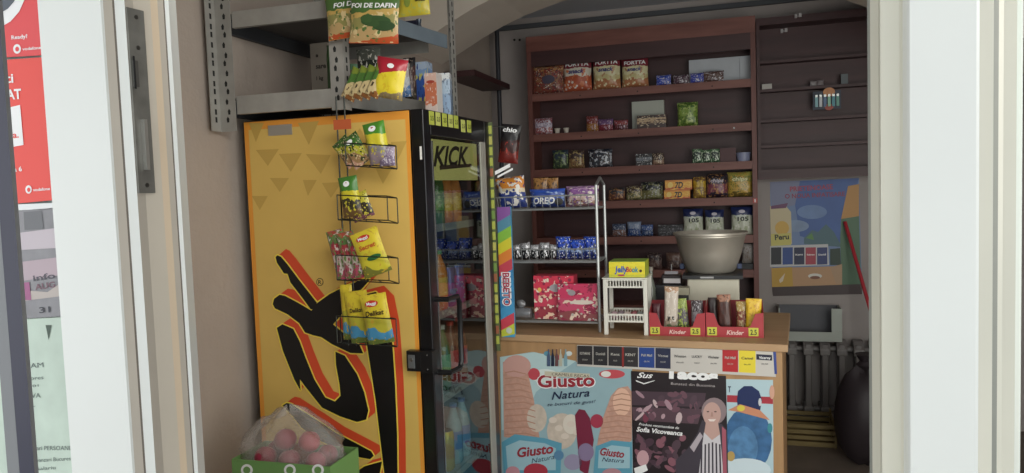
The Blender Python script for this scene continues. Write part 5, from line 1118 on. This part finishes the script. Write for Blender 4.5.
mg = lambda cy: [(None, .45, cy, .5, .13, M('#c83a2c', .5), 0), ('Maggi', .45, cy-.025, .36, .06, wt, 0)]
hang((362, 228, 391, 275), 2.105, pm('mag', [(0, '#7a7a34'), (.2, '#d0c43a'), (.5, '#dcc83a')], ['#c8a83a'], .08), 'yellow sachet with a red oval in the fourth basket', tilt=.33, texts=mg(.84)+[('Secret', .5, .6, .6, .1, M('#c0602c', .5), .2), (None, .6, .38, .5, .12, M('#2c6a3a', .5), 0)], seed=12, group=None)
mgp = pm('mag2', [(0, '#6a7a3a'), (.12, '#4a90b8'), (.3, '#b8b03a'), (.5, '#dcc638')], ['#c8a83a'], .1)
hang((341, 285, 353, 340), 2.15, mgp, 'yellow seasoning sachet, leftmost in the lowest basket', tilt=.03, seed=13, group='yellow sachets in the lowest basket')
hang((349, 291, 372, 343), 2.135, mgp, 'yellow seasoning sachet, middle one in the lowest basket', tilt=.12, texts=[('Delikat', .5, .6, .6, .08, M('#4a3a1c', .5), .2)], seed=14, group='yellow sachets in the lowest basket')
hang((366, 294, 393, 344), 2.11, mgp, 'yellow seasoning sachet with a red oval, rightmost in the lowest basket', tilt=.16, texts=mg(.82)+[('Delikat', .5, .58, .7, .1, M('#4a3a1c', .5), .2)], seed=15, group=None)

# ================================================================== CARTON AND BAG, bottom left
c0, c1 = P(232, 467, Y=1.9), P(330, 467, Y=1.9)
zc1 = P(280, 463, Y=1.9).z; zst = .62
stl = thing('stool', ((c0.x+c1.x)/2, 2.02, 0), 'plain wooden stool carrying the green carton by the fridge', 'stool')
k = MB(); k.box(c0.x-.0, c1.x+.0, 1.88, 2.16, zst-.03, zst, beech); k.build('seat', stl, bevel=.004)
for xx in (c0.x+.01, c1.x-.04):
    for yy in (1.9, 2.11): k = MB(); k.box(xx, xx+.03, yy, yy+.03, 0, zst-.031, beech_v); k.build('leg', stl)
gc = thing('green_carton', ((c0.x+c1.x)/2, 2.02, zst), 'green printed carton with white rings under the clear plastic bag', 'carton')
k = MB(); g = M('#6f9a58', .5); X0_, X1_, Y0_, Y1_ = c0.x, c1.x, 1.9, 2.07
k.box(X0_, X1_, Y0_, Y1_, zst+.0005, zst+.005, g)
for (xa_, xb_, ya_, yb2) in ((X0_, X1_, Y0_, Y0_+.004), (X0_, X1_, Y1_-.004, Y1_), (X0_, X0_+.004, Y0_+.004, Y1_-.004), (X1_-.004, X1_, Y0_+.004, Y1_-.004)): k.box(xa_, xb_, ya_, yb2, zst+.005, zc1, g)
Fg2 = Fr((0, Y0_, 0), (1, 0, 0))
for x in (247, 290, 318): k.disc(Fg2, (x, 470), 6, 6, 1, wt); k.disc(Fg2, (x, 470), 3.6, 3.6, 2, g)
k.build('carton_shell', gc)
k = MB(); k.box(X0_+.005, X1_-.005, Y0_+.005, Y1_-.005, zst+.006, zc1-.045, M('#7a6a50', .8)); k.build('inner_tray', gc)
am = ['#9a2e46', '#8f2844', '#a03a52', '#86243a', '#a8523c', '#923048', '#9c2c48', '#b43c50', '#b8503c']
zf = zc1-.044; R_ = .035
xc5, yc5 = (X0_+X1_)/2, (Y0_+Y1_)/2
sp = [(-.088, -.03, 0), (0, -.034, 0), (.088, -.03, 0), (-.088, .038, 0), (0, .038, 0), (.088, .038, 0), (-.042, .012, 1), (.042, .012, 1)]
nm_ = ['front left', 'front middle', 'front right', 'back left', 'back middle', 'back right', 'resting on top, left', 'resting on top, right']
for i, (dx, dy, lv) in enumerate(sp):
    r = R_*(1-.04*(i % 3)); z_ = zf+r+(.045 if lv else 0)
    k = MB(); k.ball((xc5+dx, yc5+dy, z_), r, M(am[i], .4, noise=.2, scale=30), 16, (1, 1, .95), .02, i); k.tube([(xc5+dx, yc5+dy, z_+r*.85), (xc5+dx+.004, yc5+dy, z_+r*1.08)], .0015, M('#4a3a20', .7), 5)
    tag(k.build('apple', loc=(xc5+dx, yc5+dy, z_-r*.95), smooth=True), 'red apple inside the clear bag, %s' % nm_[i], 'apple', 'red fruit in the clear plastic bag')
# clear plastic bag: crumpled tent over the fruit
def film(name):
    mt = bpy.data.materials.new(name); mt.use_nodes = True; n = mt.node_tree; n.nodes.clear()
    o = n.nodes.new('ShaderNodeOutputMaterial'); m1 = n.nodes.new('ShaderNodeMixShader'); m2 = n.nodes.new('ShaderNodeMixShader'); tr = n.nodes.new('ShaderNodeBsdfTransparent'); gl = n.nodes.new('ShaderNodeBsdfGlossy'); df = n.nodes.new('ShaderNodeBsdfDiffuse'); fr_ = n.nodes.new('ShaderNodeLayerWeight'); fr_.inputs[0].default_value = .12
    tc = n.nodes.new('ShaderNodeTexCoord'); ns = n.nodes.new('ShaderNodeTexNoise'); ns.inputs['Scale'].default_value = 28; ns.inputs['Detail'].default_value = 3; ns.inputs['Distortion'].default_value = 1.5
    bp = n.nodes.new('ShaderNodeBump'); bp.inputs['Strength'].default_value = .9; bp.inputs['Distance'].default_value = .02
    n.links.new(tc.outputs['Object'], ns.inputs['Vector']); n.links.new(ns.outputs['Fac'], bp.inputs['Height']); n.links.new(bp.outputs[0], gl.inputs['Normal']); n.links.new(bp.outputs[0], fr_.inputs['Normal'])
    df.inputs[0].default_value = lin('#e8e4dc'); gl.inputs['Roughness'].default_value = .18; m1.inputs[0].default_value = .22
    n.links.new(tr.outputs[0], m1.inputs[1]); n.links.new(df.outputs[0], m1.inputs[2]); n.links.new(m1.outputs[0], m2.inputs[1]); n.links.new(gl.outputs[0], m2.inputs[2]); n.links.new(fr_.outputs['Facing'], m2.inputs[0]); n.links.new(m2.outputs[0], o.inputs[0]); return mt
k = MB(); vs = []; fs = []; r_ = random.Random(5); NA, NZ = 36, 12
apex = P(288, 409, Y=2.03); cxm, cym = (X0_+X1_)/2, (Y0_+Y1_)/2; zb0 = zc1-.04
for i in range(NZ+1):
    t_ = i/NZ
    for j in range(NA):
        a_ = 2*math.pi*j/NA; ca, sa = math.cos(a_), math.sin(a_)
        sq = 1/max(abs(ca), abs(sa))**.6; hw, hd = (X1_-X0_)/2-.004, (Y1_-Y0_)/2-.004
        rad_ = (1-t_**1.75)**.72*(.96 if i < 4 else 1.04)+.04; fold = 1+.16*math.sin(7*a_+3*t_)*t_*1.4+.09*math.sin(13*a_+7*t_)*(.3+t_)
        x = cxm+(apex.x-cxm)*t_**1.1+ca*hw*sq*rad_*min(fold, 1.0 if i < 2 else 1.2); y = cym+(apex.y-cym)*t_+sa*hd*sq*rad_*min(fold, 1.0 if i < 2 else 1.2)
        if i < 4: x = min(max(x, X0_+.006), X1_-.006); y = min(max(y, Y0_+.006), Y1_-.006)
        vs.append((x, y, zb0+(apex.z+.014*math.sin(3*a_)*(t_ > .9)-zb0)*t_**.9+.006*math.sin(5*a_+11*t_)*t_))
for i in range(NZ):
    for j in range(NA): fs.append((i*NA+j, i*NA+(j+1) % NA, (i+1)*NA+(j+1) % NA, (i+1)*NA+j))
k.add(vs, fs, film('clear_film')); o = k.build('plastic_bag', loc=(cxm, cym, zb0), smooth=True, ang=180)
tag(o, 'crumpled clear plastic bag over red fruit in the green carton', 'plastic bag')
